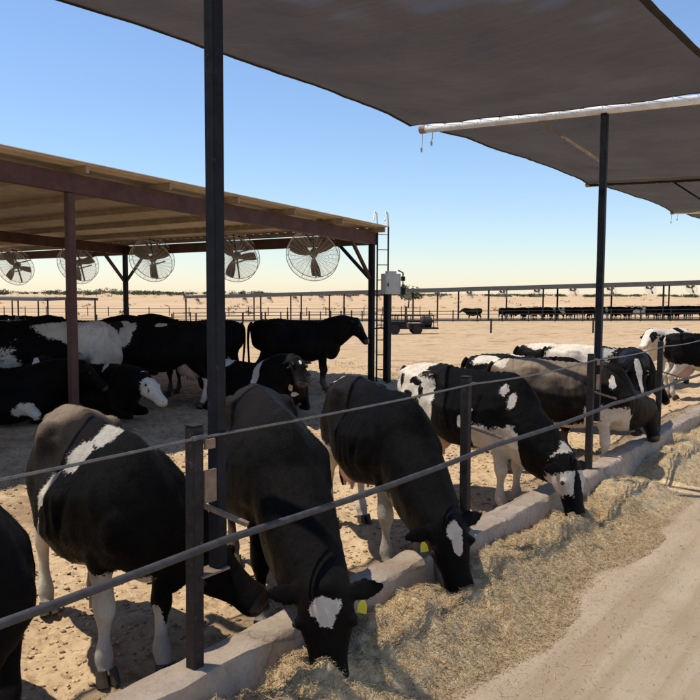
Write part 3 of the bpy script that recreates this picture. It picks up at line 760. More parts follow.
# cow with the white shoulder band, beside the near post
g1 = hd(-.30, -.95)
cow((.30, 1.20), g1, 'black cow with white shoulder band and tan rump beside the near tall post', nose_w=at_z(262, 606, .40), h=dirw(.80, -.10, -.62), uh=dirw(.35, -.5, .8),
    scale=1.03, coat='sunned', voxel=VN, seed=1, tags=(0, 0), hoof_dx=(.03, -.10, .02, -.04), belly=1.04, neck_lift=.03,
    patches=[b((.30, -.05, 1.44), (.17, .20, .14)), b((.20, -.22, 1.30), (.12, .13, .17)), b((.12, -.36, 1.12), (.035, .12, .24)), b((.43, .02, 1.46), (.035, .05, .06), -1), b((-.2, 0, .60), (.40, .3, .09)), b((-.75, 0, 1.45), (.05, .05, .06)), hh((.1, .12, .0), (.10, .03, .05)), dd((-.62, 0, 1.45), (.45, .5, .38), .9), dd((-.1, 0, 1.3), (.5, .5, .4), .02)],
    legs={(1, 1): .62, (1, -1): .66, (-1, -1): .62, (-1, 1): .1})
# black cow with its face to the camera
g2 = hd(-.60, -.80)
cow(place((258, 390), 1.525, g2, 1.06), g2, 'brownish black cow with heart-shaped white blaze, head hanging straight down over the kerb', nose_w=at_z(330, 690, .13), h=dirw(.06, -.16, -.97), uh=dirw(.02, -.95, .15),
    scale=1.06, belly=1.06, neck_lift=-.10, coat='brownblack', voxel=VN, seed=2, tags=(1, 0), ear_droop=.02,
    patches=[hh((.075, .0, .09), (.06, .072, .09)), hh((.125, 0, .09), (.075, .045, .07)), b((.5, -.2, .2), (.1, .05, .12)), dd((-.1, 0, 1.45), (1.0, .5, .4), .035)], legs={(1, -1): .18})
# third feeding cow
g3 = hd(-.52, -.85)
cow(place((358, 378), 1.50, g3, 1.03), g3, 'black cow with white pentagon blaze feeding between the two fence posts', nose_w=at_z(462, 596, .16), h=dirw(.22, -.12, -.96), uh=dirw(.35, -.9, .2),
    scale=1.03, belly=1.05, neck_lift=-.09, coat='black', voxel=VN, seed=3, tags=(0, 1), ear_droop=.1,
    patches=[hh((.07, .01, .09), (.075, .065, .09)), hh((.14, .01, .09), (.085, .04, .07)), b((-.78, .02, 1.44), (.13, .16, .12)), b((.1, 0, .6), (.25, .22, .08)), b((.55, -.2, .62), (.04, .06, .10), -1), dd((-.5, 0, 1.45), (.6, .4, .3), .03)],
    legs={(1, 1): .52, (1, -1): .64, (-1, 1): .8, (-1, -1): .85})
# spotted cow
g4 = hd(-.14, -.99)
cow(place((436, 362), 1.52, g4, 1.03), g4, 'spotted cow with black-flecked white hindquarters and black and white face', nose_w=at_z(577, 520, .15), h=dirw(.12, -.25, -.95), uh=dirw(.55, -.8, .25),
    scale=1.03, belly=1.05, neck_lift=-.05, coat='black', voxel=VN, seed=4, tags=(0, 0), ear_droop=.05,
    patches=[b((-.70, 0, 1.15), (.36, .45, .6)), b((-.36, -.3, 1.0), (.16, .25, .36)), b((-.60, -.26, 1.12), (.07, .09, .05), -1), b((-.52, -.26, 1.27), (.10, .09, .04), -1), b((-.76, -.2, 1.28), (.045, .08, .08), -1),
             b((-.46, -.28, 1.0), (.05, .1, .10), -1), b((-.68, -.2, .90), (.06, .1, .05), -1), b((-.84, -.1, 1.08), (.03, .1, .08), -1), b((-.40, -.28, 1.15), (.035, .1, .06), -1),
             b((.58, -.18, 1.36), (.05, .09, .16)), b((.70, -.2, 1.20), (.04, .07, .12)), b((.30, -.36, 1.05), (.06, .06, .03)), b((.20, -.38, .93), (.025, .06, .07)), b((0, 0, .58), (.5, .3, .14)),
             b((.55, 0, .72), (.22, .3, .13)), hh((.20, 0, 0), (.36, .2, .2)), hh((.30, .0, .05), (.27, .062, .12), -1), hh((.42, 0, 0), (.20, .13, .12), -1), hh((0, .0, .0), (.09, .3, .2), -1)],
    legs={(1, 1): .9, (1, -1): .9, (-1, 1): .95, (-1, -1): .95})
# left edge cow
g0 = hd(-.25, -.97)
p0 = at_z(-62, 566, .95)
cow((p0.x, p0.y), g0, 'black cow cut off by the left edge of the picture, in front of the fence', poll=(1.2, -.45, 1.05), h=(.6, -.5, -.7), uh=(.7, -.1, .6), scale=1.02, coat='black', voxel=.018, seed=5)
# the cows feeding farther along the kerb
g5 = hd(.30, -.95)
cow(place((528, 362), 1.42, g5, 1.0), g5, 'cow with dusty, sunlit-toned tan back and black neck feeding past the second tall post', nose_w=at_z(655, 441, .34), h=dirw(.1, -.3, -.93), uh=dirw(.6, -.7, .3),
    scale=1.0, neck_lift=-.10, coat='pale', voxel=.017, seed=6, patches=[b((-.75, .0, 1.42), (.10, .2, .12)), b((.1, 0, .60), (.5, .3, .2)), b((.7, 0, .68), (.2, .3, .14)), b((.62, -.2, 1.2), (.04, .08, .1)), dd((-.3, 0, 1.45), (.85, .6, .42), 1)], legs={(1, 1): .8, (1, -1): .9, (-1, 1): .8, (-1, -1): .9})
g6 = hd(.15, -.99)
p6 = at_z(590, 348, 1.42)
cow((p6.x + .15, p6.y - .1), g6, 'black and white cow with a long pink blaze looking out beside the far fence post', nose_w=at_z(641, 396, .88), h=dirw(.02, -.55, -.83), uh=dirw(.15, -.8, .5),
    scale=1.0, coat='black', voxel=.017, seed=7, tags=(1, 0), patches=[b((-.35, 0, 1.25), (.55, .5, .34)), hh((.14, 0, .09), (.15, .05, .09)), hh((.3, 0, .07), (.2, .03, .09))], legs={(1, 1): .7, (1, -1): .7})
g7 = hd(.45, -.89)
cow(place((498, 353), 1.44, g7, 1.0), g7, 'black cow with white-edged rump standing behind the tan-backed cow', poll=(1.35, 0, .95), h=(.45, 0, -.9), uh=(.9, 0, .4), scale=.99, coat='black', voxel=.02, seed=8,
    patches=[b((-.6, -.15, 1.40), (.22, .10, .12)), b((-.15, .1, 1.45), (.25, .16, .07)), b((.1, -.35, 1.1), (.12, .2, .25))], legs={(-1, -1): .6})
g8 = hd(.35, -.93)
cow(place((545, 343), 1.45, g8, 1.0), g8, 'black cow with a white patch on its loin, farthest of the feeding group', poll=(1.35, 0, .95), h=(.45, 0, -.9), uh=(.9, 0, .4), scale=1.0, coat='black', voxel=.02, seed=9,
    patches=[b((-.5, 0, 1.45), (.28, .3, .14)), b((.35, -.1, 1.42), (.12, .3, .14))], legs={(-1, -1): .6})
# right edge cows
q = at_z(676, 402, .0)
cow((q.x + .8, q.y - .35), hd(.55, -.83), 'black cow with white legs seen from behind at the right edge of the picture', poll=(1.35, 0, .95), h=(.45, 0, -.9), uh=(.9, 0, .4), scale=1.0, coat='black', voxel=.02, seed=10,
    patches=[b((-.2, 0, .62), (.45, .35, .16)), b((-.9, 0, 1.2), (.06, .1, .3))], legs={(1, 1): .6, (1, -1): .6, (-1, 1): .75, (-1, -1): .75})
q = at_z(640, 384, .0)
cow((q.x + .5, q.y - .55), math.atan2(YAW_F.y, YAW_F.x) - R(-128), 'mostly white cow facing the camera near the right edge', poll=(1.22, .18, 1.34), h=(.75, .1, -.62), uh=(.5, 0, .8), scale=1.0, coat='black', voxel=.02, seed=11,
    patches=[hh((.2, 0, 0), (.45, .3, .3)), b((0, 0, 1), (1.5, .8, .9)), b((-.25, 0, 1.42), (.10, .3, .12), -1), b((-.6, -.2, 1.2), (.1, .2, .12), -1), hh((.1, .13, 0), (.16, .07, .12), -1), hh((.1, -.13, 0), (.16, .07, .12), -1), hh((.0, 0, -.06), (.1, .3, .1), -1)], legs={(1, 1): .9, (1, -1): .9, (-1, 1): .9, (-1, -1): .9})

# herd in the shade of the fan shed
def shed_cow(px, py_foot, ang, label, pose='stand', **k):
    z = .35
    for _ in range(4):
        p = at_z(px, py_foot, z); z = GZ(p.x, p.y)
    a = math.atan2(YAW_F.y, YAW_F.x) - R(ang)    # 0 = facing away, 90 = facing right, -90 = facing left, 180 = facing camera
    return cow((p.x, p.y), a, label, pose=pose, voxel=.022, **k)
LW = {(1, 1): .7, (1, -1): .7, (-1, 1): .75, (-1, -1): .75}
shed_cow(46, 410, -118, 'black and white cow standing behind the maroon front post of the shed', seed=21, poll=(1.25, -.3, 1.05), h=(.6, -.1, -.8), uh=(.8, 0, .5),
         patches=[b((-.25, 0, 1.35), (.38, .6, .30)), b((.55, 0, .7), (.25, .4, .40)), b((-.6, 0, .8), (.2, .5, .4)), b((-.1, .3, 1.05), (.2, .3, .14), -1), hh((.2, 0, .08), (.16, .045, .09))], legs=LW)
shed_cow(108, 404, 18, 'pale cow seen end-on between the maroon post and the big black cow', seed=22, poll=(1.25, 0, .85), h=(.4, 0, -.9), uh=(.9, 0, .4),
         patches=[b((-.1, 0, 1.2), (1.1, .6, .6)), b((-.35, .36, 1.02), (.55, .24, .34), -1), b((.2, .2, 1.3), (.3, .4, .3), -1)], legs=LW)
shed_cow(166, 405, -88, 'large black cow standing broadside in the shed with a white fleck on its back', seed=23, poll=(1.35, -.2, .95), h=(.55, -.1, -.85), uh=(.85, 0, .5),
         patches=[b((.05, .06, 1.45), (.14, .05, .09)), b((.62, 0, 1.3), (.14, .4, .3)), hh((.14, 0, .08), (.15, .04, .09))], legs={(1, 1): .45, (1, -1): .5, (-1, 1): .5, (-1, -1): .55})
shed_cow(200, 396, -70, 'black cow half hidden behind the big black cow in the shed', seed=24, patches=[b((-.2, 0, .6), (.3, .3, .12))], legs={(-1, 1): .5, (-1, -1): .5})
shed_cow(12, 396, 100, 'black cow at the left end of the standing row in the shed', seed=25, poll=(1.3, -.3, 1.05), h=(.5, -.2, -.8), uh=(.8, 0, .5), tags=(1, 1), patches=[b((-.2, 0, .6), (.4, .3, .14))], legs=LW)
shed_cow(78, 388, 92, 'dark cow whose back shows above the spotted one in the shed', seed=26, patches=[], legs={(-1, 1): .5})
shed_cow(-6, 392, 60, 'grey-backed cow at the far left of the shed', seed=27, coat='pale', patches=[b((-.3, 0, 1.3), (.4, .4, .3))])
shed_cow(-10, 424, 80, 'black cow lying at the left edge of the shed shadow', 'lie', seed=28, patches=[b((-.3, -.45, .08), (.3, .2, .10)), b((.6, -.3, .2), (.2, .1, .15))])
shed_cow(86, 416, 104, 'black cow with white face lying beside the maroon post', 'lie', seed=29, poll=(1.12, -.15, .62), h=(.7, -.25, -.62), uh=(.6, 0, .8),
         patches=[hh((.22, 0, 0), (.34, .2, .2)), hh((.22, -.09, .0), (.06, .05, .06), -1), hh((-.02, 0, 0), (.07, .3, .3), -1), b((.4, .0, .8), (.05, .3, .12))])
shed_cow(60, 410, 175, 'black cow with a pink-white blaze lying and facing the camera under the shed', 'lie', seed=30, poll=(1.05, 0, .88), h=(.62, 0, -.75), uh=(.7, 0, .7), patches=[hh((.1, 0, .08), (.10, .05, .09))])
shed_cow(296, 391, 80, 'all black cow standing broadside at the open end of the shed, looking right', seed=31, poll=(1.16, -.18, 1.40), h=(.40, -.42, -.80), uh=(.5, 0, .8), scale=1.0, tags=(0, 0), patches=[])
shed_cow(240, 410, 120, 'black and white cow lying behind the brownish black cow', 'lie', seed=32, poll=(1.0, .1, .92), h=(.72, 0, -.66), uh=(.6, 0, .8),
         patches=[b((.5, .0, .6), (.07, .5, .5)), b((-.2, -.1, .9), (.12, .4, .16)), hh((.15, .1, .04), (.08, .06, .06))])
shed_cow(284, 406, 165, 'black cow with white chest mark lying below the all black cow, yellow ear tag', 'lie', seed=33, poll=(1.02, 0, .90), h=(.6, .1, -.75), uh=(.7, 0, .7), tags=(1, 1), patches=[b((.92, -.05, .42), (.05, .04, .10)), b((.9, .03, .32), (.05, .07, .04)), hh((.10, .06, .07), (.05, .03, .06))])
# ------------------------------------------------------------------ fan shed
CB = at_z(371, 382, .33); SX, SY = CB.x, CB.y          # near right corner post of the shed
BAY = 8.6; Y2, Y3 = SY + BAY, SY + 2 * BAY
SL = .045                                              # roof falls this much per metre towards +X
def roof_z(x): return 3.62 + (SX - x) * SL             # underside of rafters' top edge
shed = empty('fan_shed', (SX, SY, GZ(SX, SY)), label='open shed with beige sloping roof on maroon steel posts, fans hung along its end', cat='shed')
X0 = SX - 22
BH = .26
for yy in (SY, Y2, Y3):
    bm = NB(); bar(bm, (X0, yy, roof_z(X0) - BH / 2), (SX + .1, yy, roof_z(SX + .1) - BH / 2), .14, BH); child('rafter', bm, MT['maroon'], shed)
    for xx in (SX, SX - 7.45, SX - 14.9, SX - 21.8):
        zb = GZ(xx, yy) - .1
        bm = NB(); box(bm, (xx, yy, (zb + roof_z(xx) - BH) / 2), (.115, .115, roof_z(xx) - BH - zb)); bevel(bm, .01); child('shed_post', bm, MT['maroon'] if xx < SX - 1 else MT['steel_blue'], shed)
        if xx == SX or yy > SY:
            sg = -1 if xx == SX else 1
            bm = NB(); bar(bm, (xx + sg * .06, yy, roof_z(xx) - 1.0), (xx + sg * .75, yy, roof_z(xx + sg * .75) - BH + .02), .06); child('brace', bm, MT['maroon'], shed)
        if yy < Y3 and xx == SX:
            bm = NB(); bar(bm, (xx, yy + .06, roof_z(xx) - 1.0), (xx, yy + .9, roof_z(xx) - BH + .02), .06); child('brace', bm, MT['steel_blue'], shed)
        if yy > SY and xx == SX:
            bm = NB(); bar(bm, (xx, yy - .06, roof_z(xx) - 1.0), (xx, yy - .9, roof_z(xx) - BH + .02), .06); child('brace', bm, MT['steel_blue'], shed)
# end beam that carries the fans
bm = NB(); bar(bm, (SX, SY + .09, roof_z(SX) - .15), (SX, Y3, roof_z(SX) - .15), .12, .24); child('end_beam', bm, MT['maroon'], shed)
k = 0; xx = SX + .05
while xx > X0:
    bm = NB(); bar(bm, (xx, SY - .30, roof_z(xx) + .052), (xx, Y3 + .5, roof_z(xx) + .052), .05, .10); child('purlin', bm, MT['purlin'], shed); xx -= 1.48
# corrugated roof sheets, laid side by side
yy = SY - .36; Wd = 1.06
while yy < Y3 + .6:
    bm = NB(); cols = []
    for j in range(25):
        y = yy + Wd * j / 24; dz = .018 * (1 if (j % 6) in (0, 1) else 0)
        cols.append([bm.verts.new((x, y, roof_z(x) + .106 + dz + t)) for x, t in ((X0, 0), (SX + .12, 0), (SX + .12, .012), (X0, .012))])
    for c0, c1 in zip(cols, cols[1:]):
        for j in range(4): bm.faces.new((c0[j], c0[(j + 1) % 4], c1[(j + 1) % 4], c1[j]))
    bm.faces.new(cols[0]); bm.faces.new(cols[-1]); child('roof_sheet', bm, MT['roof_sheet'], shed)
    yy += Wd + .003

# fans
def fan_proto(r=.60, detail=True):
    root = empty('ceiling_fan')
    bm = NB()
    def ring(rad, z, tr, n=40, m=5):
        pts = [Vector((math.cos(a) * rad, math.sin(a) * rad, z)) for a in [2 * math.pi * i / n for i in range(n)]]
        rings = []
        for i, p in enumerate(pts):
            d = Vector((p.x, p.y, 0)).normalized()
            rings.append([bm.verts.new(p + d * (tr * math.cos(2 * math.pi * j / m)) + Vector((0, 0, tr * math.sin(2 * math.pi * j / m)))) for j in range(m)])
        for i in range(n):
            a, b_ = rings[i], rings[(i + 1) % n]
            for j in range(m): bm.faces.new((a[j], a[(j + 1) % m], b_[(j + 1) % m], b_[j]))
    ring(r, .10, .010); ring(r, -.10, .010)
    for i in range(12):
        a = 2 * math.pi * i / 12; c, s = math.cos(a), math.sin(a); pipe(bm, [(c * r, s * r, -.1), (c * r, s * r, .1)], .005, 4)
    obj('guard_frame', bm, MT['wire'], root)
    for z, sgn in ((.10, 1), (-.10, -1)):
        bm = NB(); nr = 19 if detail else 4
        for i in range(1, nr): ring(r * i / nr, z + sgn * .05 * (1 - (i / nr) ** 2), .0024 if detail else .008, 32, 4)
        for i in range(28 if detail else 6):
            a = 2 * math.pi * i / (28 if detail else 6) + .1; c, s = math.cos(a), math.sin(a)
            pipe(bm, [(c * r * t, s * r * t, z + sgn * .05 * (1 - t * t)) for t in (.06, .5, 1)], .0024, 4)
        obj('guard_wires', bm, MT['wire'], root)
    for i in range(3):
        a = 2 * math.pi * i / 3 + .45; bm = NB(); R_ = Matrix.Rotation(a, 3, 'Z')
        rows = [(.07, .035, .5), (.16, .085, .5), (.30, .125, .42), (.44, .13, .35), (.535, .115, .3)]; vv = []
        for d, hw, tw in rows:
            vv.append([bm.verts.new(R_ @ Vector((d * r / .6, y * math.cos(tw), y * math.sin(tw) + t))) for y, t in ((-hw, 0), (hw, 0), (hw, .008), (-hw, .008))])
        for a0, a1 in zip(vv, vv[1:]):
            for j in range(4): bm.faces.new((a0[j], a0[(j + 1) % 4], a1[(j + 1) % 4], a1[j]))
        bm.faces.new(vv[0]); bm.faces.new(vv[-1]); obj('blade', bm, MT['blade'], root)
    bm = NB(); sweep(bm, [(0, 0, -.03), (0, 0, .03), (0, 0, .06), (0, 0, .22), (0, 0, .25)], [.06, .06, .095, .095, .07], XF, 14); obj('motor', bm, MT['black'], root)
    bm = NB(); bar(bm, (0, r, .14), (0, -r, .14), .045, .03, XF); obj('motor_mount', bm, MT['black'], root)
    return root
FAXIS = Vector((-.78, -.42, -.42)).normalized()        # the fans blow this way
def fan_rot(axis_):
    z = (-axis_).normalized(); x = Vector((0, 0, 1)).cross(z).normalized(); y = z.cross(x)
    return Matrix((x, y, z)).transposed().to_euler()
fp = fan_proto()
names = ['rightmost', 'second from right', 'middle', 'second from left', 'leftmost']
fanlab = ['caged fan nearest the ladder post, rightmost under the shed end', 'caged fan just right of the near tall post', 'caged fan between the dark shed post and the near tall post',
          'caged fan behind the maroon front post', 'caged fan at the left edge of the picture']
for i, (px, pyy, spin) in enumerate(((313, 255, 0), (235, 258, .5), (152, 260, .15), (78, 264, .3), (15, 267, .8))):
    o = fp if i == 0 else dup(fp)
    d = ray(px, pyy); kk = (SX - .25 - CAM.x) / d.x; p = CAM + d * kk
    o.location = p; M_ = fan_rot(FAXIS).to_matrix() @ Matrix.Rotation(spin, 3, 'Z'); o.rotation_euler = fan_rot(FAXIS)
    if i:
        for ch in o.children:
            if ch.name.startswith('blade'): ch.rotation_euler = (0, 0, spin)
    tag(o, fanlab[i], 'fan', 'fans along the shed end')
    m3 = fan_rot(FAXIS).to_matrix()
    for sx in (-.16, .16):
        bm = NB(); a_ = m3 @ Vector((sx, .58, .0)); bar(bm, a_, Vector((a_.x * .4 + .25, a_.y, roof_z(SX) - .27 - p.z)), .03)
        br = obj('hanger', bm, MT['black'], o); br.matrix_parent_inverse = (m3.to_4x4()).inverted()

# ladder with hoops and electric cabinet at the shed corner
LP = at_depth(387, 380, (CB - CAM).dot(fwd)); LP = Vector((SX + .22, SY - .20, GZ(SX, SY)))
lad = empty('roof_ladder', LP, label='steel ladder with tall hand hoops at the right corner of the shed', cat='ladder')
zg = GZ(LP.x, LP.y); dv = Vector((.62, -.78, 0)).normalized()
la, lb = Vector((SX, SY, 0)) + dv * .12, Vector((SX, SY, 0)) + dv * .36
for p in (la, lb):
    bm = NB(); pipe(bm, [(p.x, p.y, zg - .02), (p.x, p.y, 3.75)], .02, 8); child('stile', bm, MT['steel_blue'], lad)
    bm = NB(); out = dv * .0 + Vector((-.25, -.1, 0))
    pts = [Vector((p.x, p.y, 3.75)), Vector((p.x, p.y, 4.02)) + out * .3, Vector((p.x, p.y, 4.05)) + out, Vector((p.x, p.y, 3.85)) + out * 1.4]
    pipe(bm, pts, .016, 6); child('hand_hoop', bm, MT['galv'], lad)
z = zg + .3
while z < 3.7:
    bm = NB(); pipe(bm, [(la.x, la.y, z), (lb.x, lb.y, z)], .013, 6); child('rung', bm, MT['galv'] if z > 2.3 else MT['steel_blue'], lad); z += .33
cp = Vector((SX, SY, 0)) + dv * .36 + Vector((.12, .09, 0))
cab = empty('electric_cabinet', (cp.x, cp.y, GZ(cp.x, cp.y)), label='pale grey electric cabinet on a dark post beside the shed ladder', cat='cabinet')
bm = NB(); box(bm, (cp.x, cp.y, (zg + 2.3) / 2), (.13, .13, 2.3 - zg)); child('cabinet_post', bm, MT['steel_blue'], cab)
fd = Vector((-.5, -.85, 0)).normalized(); rot = Matrix((Vector((fd.y, -fd.x, 0)), fd, Vector((0, 0, 1)))).transposed()
bm = NB(); c0 = cp + fd * .16; box(bm, (c0.x, c0.y, 2.50), (.36, .20, .42), rot); bevel(bm, .012); bx_ = child('housing', bm, MT['cabinet'], cab)
bm = NB(); c1 = cp + fd * .267; box(bm, (c1.x, c1.y, 2.50), (.32, .012, .38), rot); child('door', bm, MT['cabinet'], cab)
bm = NB(); c1 = cp + fd * .28 + rot @ Vector((.12, 0, 0)); box(bm, (c1.x, c1.y, 2.48), (.02, .02, .08), rot); child('handle', bm, MT['black'], cab)
bm = NB(); c2 = c0 + rot @ Vector((.0, 0, 0)); box(bm, (c2.x, c2.y, 2.745), (.2, .15, .07), rot); child('vent_hood', bm, MT['cabinet'], cab)
bm = NB(); c2 = c0 + rot @ Vector((-.30, 0, 0)); pipe(bm, [c2 + Vector((0, 0, 2.25)), c2 + Vector((0, 0, 2.75)), c2 + Vector((.0, 0, 2.8)) + rot @ Vector((.12, 0, 0))], .018, 6); box(bm, (c2.x, c2.y, 2.35), (.08, .08, .16), rot); box(bm, (c2.x, c2.y, 2.62), (.07, .07, .1), rot); child('conduit', bm, MT['steel_blue'], cab)

# ------------------------------------------------------------------ feed cart in the open pen
def feed_cart():
    z = -.3
    for _ in range(4): p = at_z(409, 334, z); z = GZ(p.x, p.y)
    a = math.atan2(YAW_F.y, YAW_F.x) - R(84); dep = (p - CAM).dot(fwd); S = dep / FPX        # metres per photo pixel there
    root = empty('feed_cart', p, a, label='low rusty pipe-framed cart with a dark drum standing in the open pen', cat='cart')
    L = 56 * S; Wd_ = 1.3; zf = .42
    def P(nm, bm, mt): return obj(nm, bm, mt, root)
    bm = NB(); box(bm, (0, 0, zf), (L, Wd_, .10)); P('deck', bm, MT['steel_brown'])
    for sx in (-.48, -.24, 0, .24, .48):
        for sy in (-1, 1):
            bm = NB(); bar(bm, (sx * L, sy * Wd_ * .48, zf), (sx * L, sy * Wd_ * .48, 1.30), .05); P('stake', bm, MT['steel_brown'])
    for sy in (-1, 1):
        for zz in (.85, 1.28):
            bm = NB(); pipe(bm, [(-.48 * L, sy * Wd_ * .48, zz), (.48 * L, sy * Wd_ * .48, zz)], .028, 6); P('side_rail', bm, MT['steel_brown'])
        for sx in (-.28, .12):
            bm = NB(); sweep(bm, [(sx * L, sy * .62 - .1, .33), (sx * L, sy * .62 + .1, .33)], [.33, .33], n=20); wh = P('wheel', bm, MT['black'])
            bm = NB(); sweep(bm, [(sx * L, sy * .62 - .11, .33), (sx * L, sy * .62 + .11, .33)], [.15, .15], n=14); obj('rim', bm, MT['steel_brown'], wh)
    bm = NB(); sweep(bm, [(.22 * L, 0, .83), (.24 * L, 0, .83), (.38 * L, 0, .83), (.40 * L, 0, .83)], [.34, .40, .40, .34], n=22); P('drum', bm, MT['black'])
    bm = NB(); box(bm, (-.25 * L, 0, .68), (.36 * L, .9, .40)); bevel(bm, .05); P('tank', bm, MT['steel_brown'])
    bm = NB(); bar(bm, (-.06 * L, 0, zf), (-.06 * L, 0, 1.9), .14); P('upright', bm, MT['maroon'])
    bm = NB(); bar(bm, (-.5 * L, -.3, zf), (-.72 * L, 0, .35), .07); bar(bm, (-.5 * L, .3, zf), (-.715 * L, 0.03, .352), .07); P('drawbar', bm, MT['steel_brown'])
    for k_ in range(7):
        bm = NB(); bar(bm, (-.44 * L + k_ * .055 * L, -Wd_ * .50, zf), (-.44 * L + k_ * .055 * L, -Wd_ * .50, 1.42), .035); P('rack_bar', bm, MT['steel_brown'])
    bm = NB(); box(bm, (.12 * L, 0, .62), (.26 * L, .8, .25)); bevel(bm, .03); P('trough', bm, MT['steel_brown'])
feed_cart()

# ------------------------------------------------------------------ far shade roofs, with fans and cows
def far_shade(pxA, depA, pxB, depB, label, ztop=3.55, width=7.5, bays=12, lift=0.0):
    A_ = CAM + (YAW_F + Vector((YAW_F.y, -YAW_F.x, 0)) * ((pxA - 350) / FPX)) * depA
    B_ = CAM + (YAW_F + Vector((YAW_F.y, -YAW_F.x, 0)) * ((pxB - 350) / FPX)) * depB
    A_.z = GZ(A_.x, A_.y); B_.z = GZ(B_.x, B_.y)
    D = (B_ - A_); Lh = Vector((D.x, D.y, 0)).normalized(); Nn = Vector((Lh.y, -Lh.x, 0))
    if Nn.dot(YAW_F) < 0: Nn = -Nn
    root = empty('shade_shelter', A_, label=label, cat='shelter')
    up = Vector((0, 0, ztop)); A_.z += lift
    bm = NB(); r0 = []
    for e in (A_, B_):
        r0.append([bm.verts.new(e + up + Nn * n_ + Vector((0, 0, z_))) for n_, z_ in ((-.5, -.06), (width * .5, .02), (width + .5, -.10), (width + .5, -.44), (width * .5, -.32), (-.5, -.44))])
    for j in range(6): bm.faces.new((r0[0][j], r0[0][(j + 1) % 6], r0[1][(j + 1) % 6], r0[1][j]))
    bm.faces.new(r0[0]); bm.faces.new(r0[1]); child('roof', bm, MT['greyroof'], root)
    for k in range(bays + 1):
        for n_ in (0, width):
            p = A_.lerp(B_, k / bays) + Nn * n_; g = GZ(p.x, p.y)
            bm = NB(); bar(bm, (p.x, p.y, g - .1), (p.x, p.y, p.z + ztop - .2), .14, .14, XF); child('shelter_post', bm, MT['steel_brown'], root)
    bm = NB(); bar(bm, A_ + up + Vector((0, 0, -.32)), B_ + up + Vector((0, 0, -.32)), .1, .12); child('edge_beam', bm, MT['steel_brown'], root)
    return A_, B_, Lh, Nn
fA, fB, fL, fN = far_shade(800, 72, 186, 104, 'long low grey shade roof on thin posts across the far pens', lift=.55)
ff = fan_proto(.62, False); first = True; nf = 19
for k in range(nf):
    p = fA.lerp(fB, (k + .5) / nf) + Vector((0, 0, 2.75)) + fN * .15
    o = ff if first else dup(ff); first = False
    o.location = p; o.rotation_euler = fan_rot(Vector((-.62, .3, -.42))); tag(o, 'small dark fan hanging under the edge of the long far shade roof', 'fan', 'fans under the far shade roof')
    bm = NB(); m3 = fan_rot(Vector((-.62, .3, -.42))).to_matrix(); bar(bm, m3 @ Vector((0, .6, 0)), (0, 0, .62), .05, .05, XF); hg = obj('hanger', bm, MT['black'], o); hg.matrix_parent_inverse = m3.to_4x4().inverted()
hA, hB, hL, hN = far_shade(48, 92, -60, 104, 'grey shade roof at the far left seen under the shed', 3.3, 7, 4)

# far cows: one shared body per look
def proto_mesh(seed, patches, rand, legs, **k):
    me, hv, fr = cow_mesh(Vector(k.pop('poll', (1.28, 0, 1.3))), k.pop('h', (.72, 0, -.69)), (.5, 0, .8), voxel=.034, **k); paint(me, fr, patches, seed, rand, legs, k.get('pose') == 'lie'); return me
PM = [proto_mesh(41, [], None, {(1, 1): .4}), proto_mesh(42, [b((-.2, 0, .6), (.5, .4, .2))], None, LW, poll=(1.35, 0, .95), h=(.4, 0, -.9)), proto_mesh(43, [], .05, LW, poll=(1.3, .3, 1.2)),
      proto_mesh(44, [b((0, 0, 1), (1.5, .8, .9)), b((.1, .2, 1.2), (.2, .3, .2), -1)], None, LW)]
LM = [proto_mesh(45, [], None, None, pose='lie', poll=(1.1, 0, .8)), proto_mesh(46, [b((-.3, .3, .3), (.4, .3, .2))], None, None, pose='lie', poll=(1.1, .3, .75))]
rf = random.Random(11)
FW = math.atan2(YAW_F.y, YAW_F.x)
def far_cow(p, ang, me, label, group, coat='black'):
    o = obj('dairy_cow', me, None, None, label=label, cat='cow', group=group)
    if not me.materials: me.materials.append(COATS[coat])
    o.location = (p.x, p.y, GZ(p.x, p.y)); o.rotation_euler = (0, 0, ang)
def shade_pt(px, dn):
    """point under the far shade at photo column px, dn metres inside"""
    best = min((abs(((q_ := fA.lerp(fB, k / 400) + fN * dn) - CAM).dot(rgt) / (q_ - CAM).dot(fwd) * FPX + 350 - px), k) for k in range(401))[1]
    return fA.lerp(fB, best / 400) + fN * dn
px = 503; wl = iter(['leftmost white cow in the row under the far shade roof', 'second white cow in the row under the far shade roof', 'third white cow in the row under the far shade roof', 'rightmost white cow in the row under the far shade roof'])
FLAB = 'dark cow feeding in the packed row under the far shade roof'
while px < 700:
    p = shade_pt(px, rf.uniform(1.0, 3.0)); r_ = rf.random()
    if 640 < px < 652 or 664 < px < 668: far_cow(p, FW + R(rf.choice((80, -80))), PM[3], next(wl), 'far cows')
    else: far_cow(p, FW + R(rf.choice((90, -90, 40, -40)) + rf.uniform(-20, 20)), PM[0 if r_ < .6 else 1 if r_ < .9 else 2], FLAB, 'far cows')
    px += rf.uniform(4.2, 7.5)
far_cow(shade_pt(474, -.5), FW + R(88), PM[0], 'lone dark cow standing apart left of the far row', None)
for i in range(9):
    p = hA.lerp(hB, .03 + i * .085) + hN * rf.uniform(.5, 4); far_cow(p, FW + R(rf.uniform(60, 120)), LM[i % 2], 'dark cow resting under the far left shade roof', 'cows resting at far left')

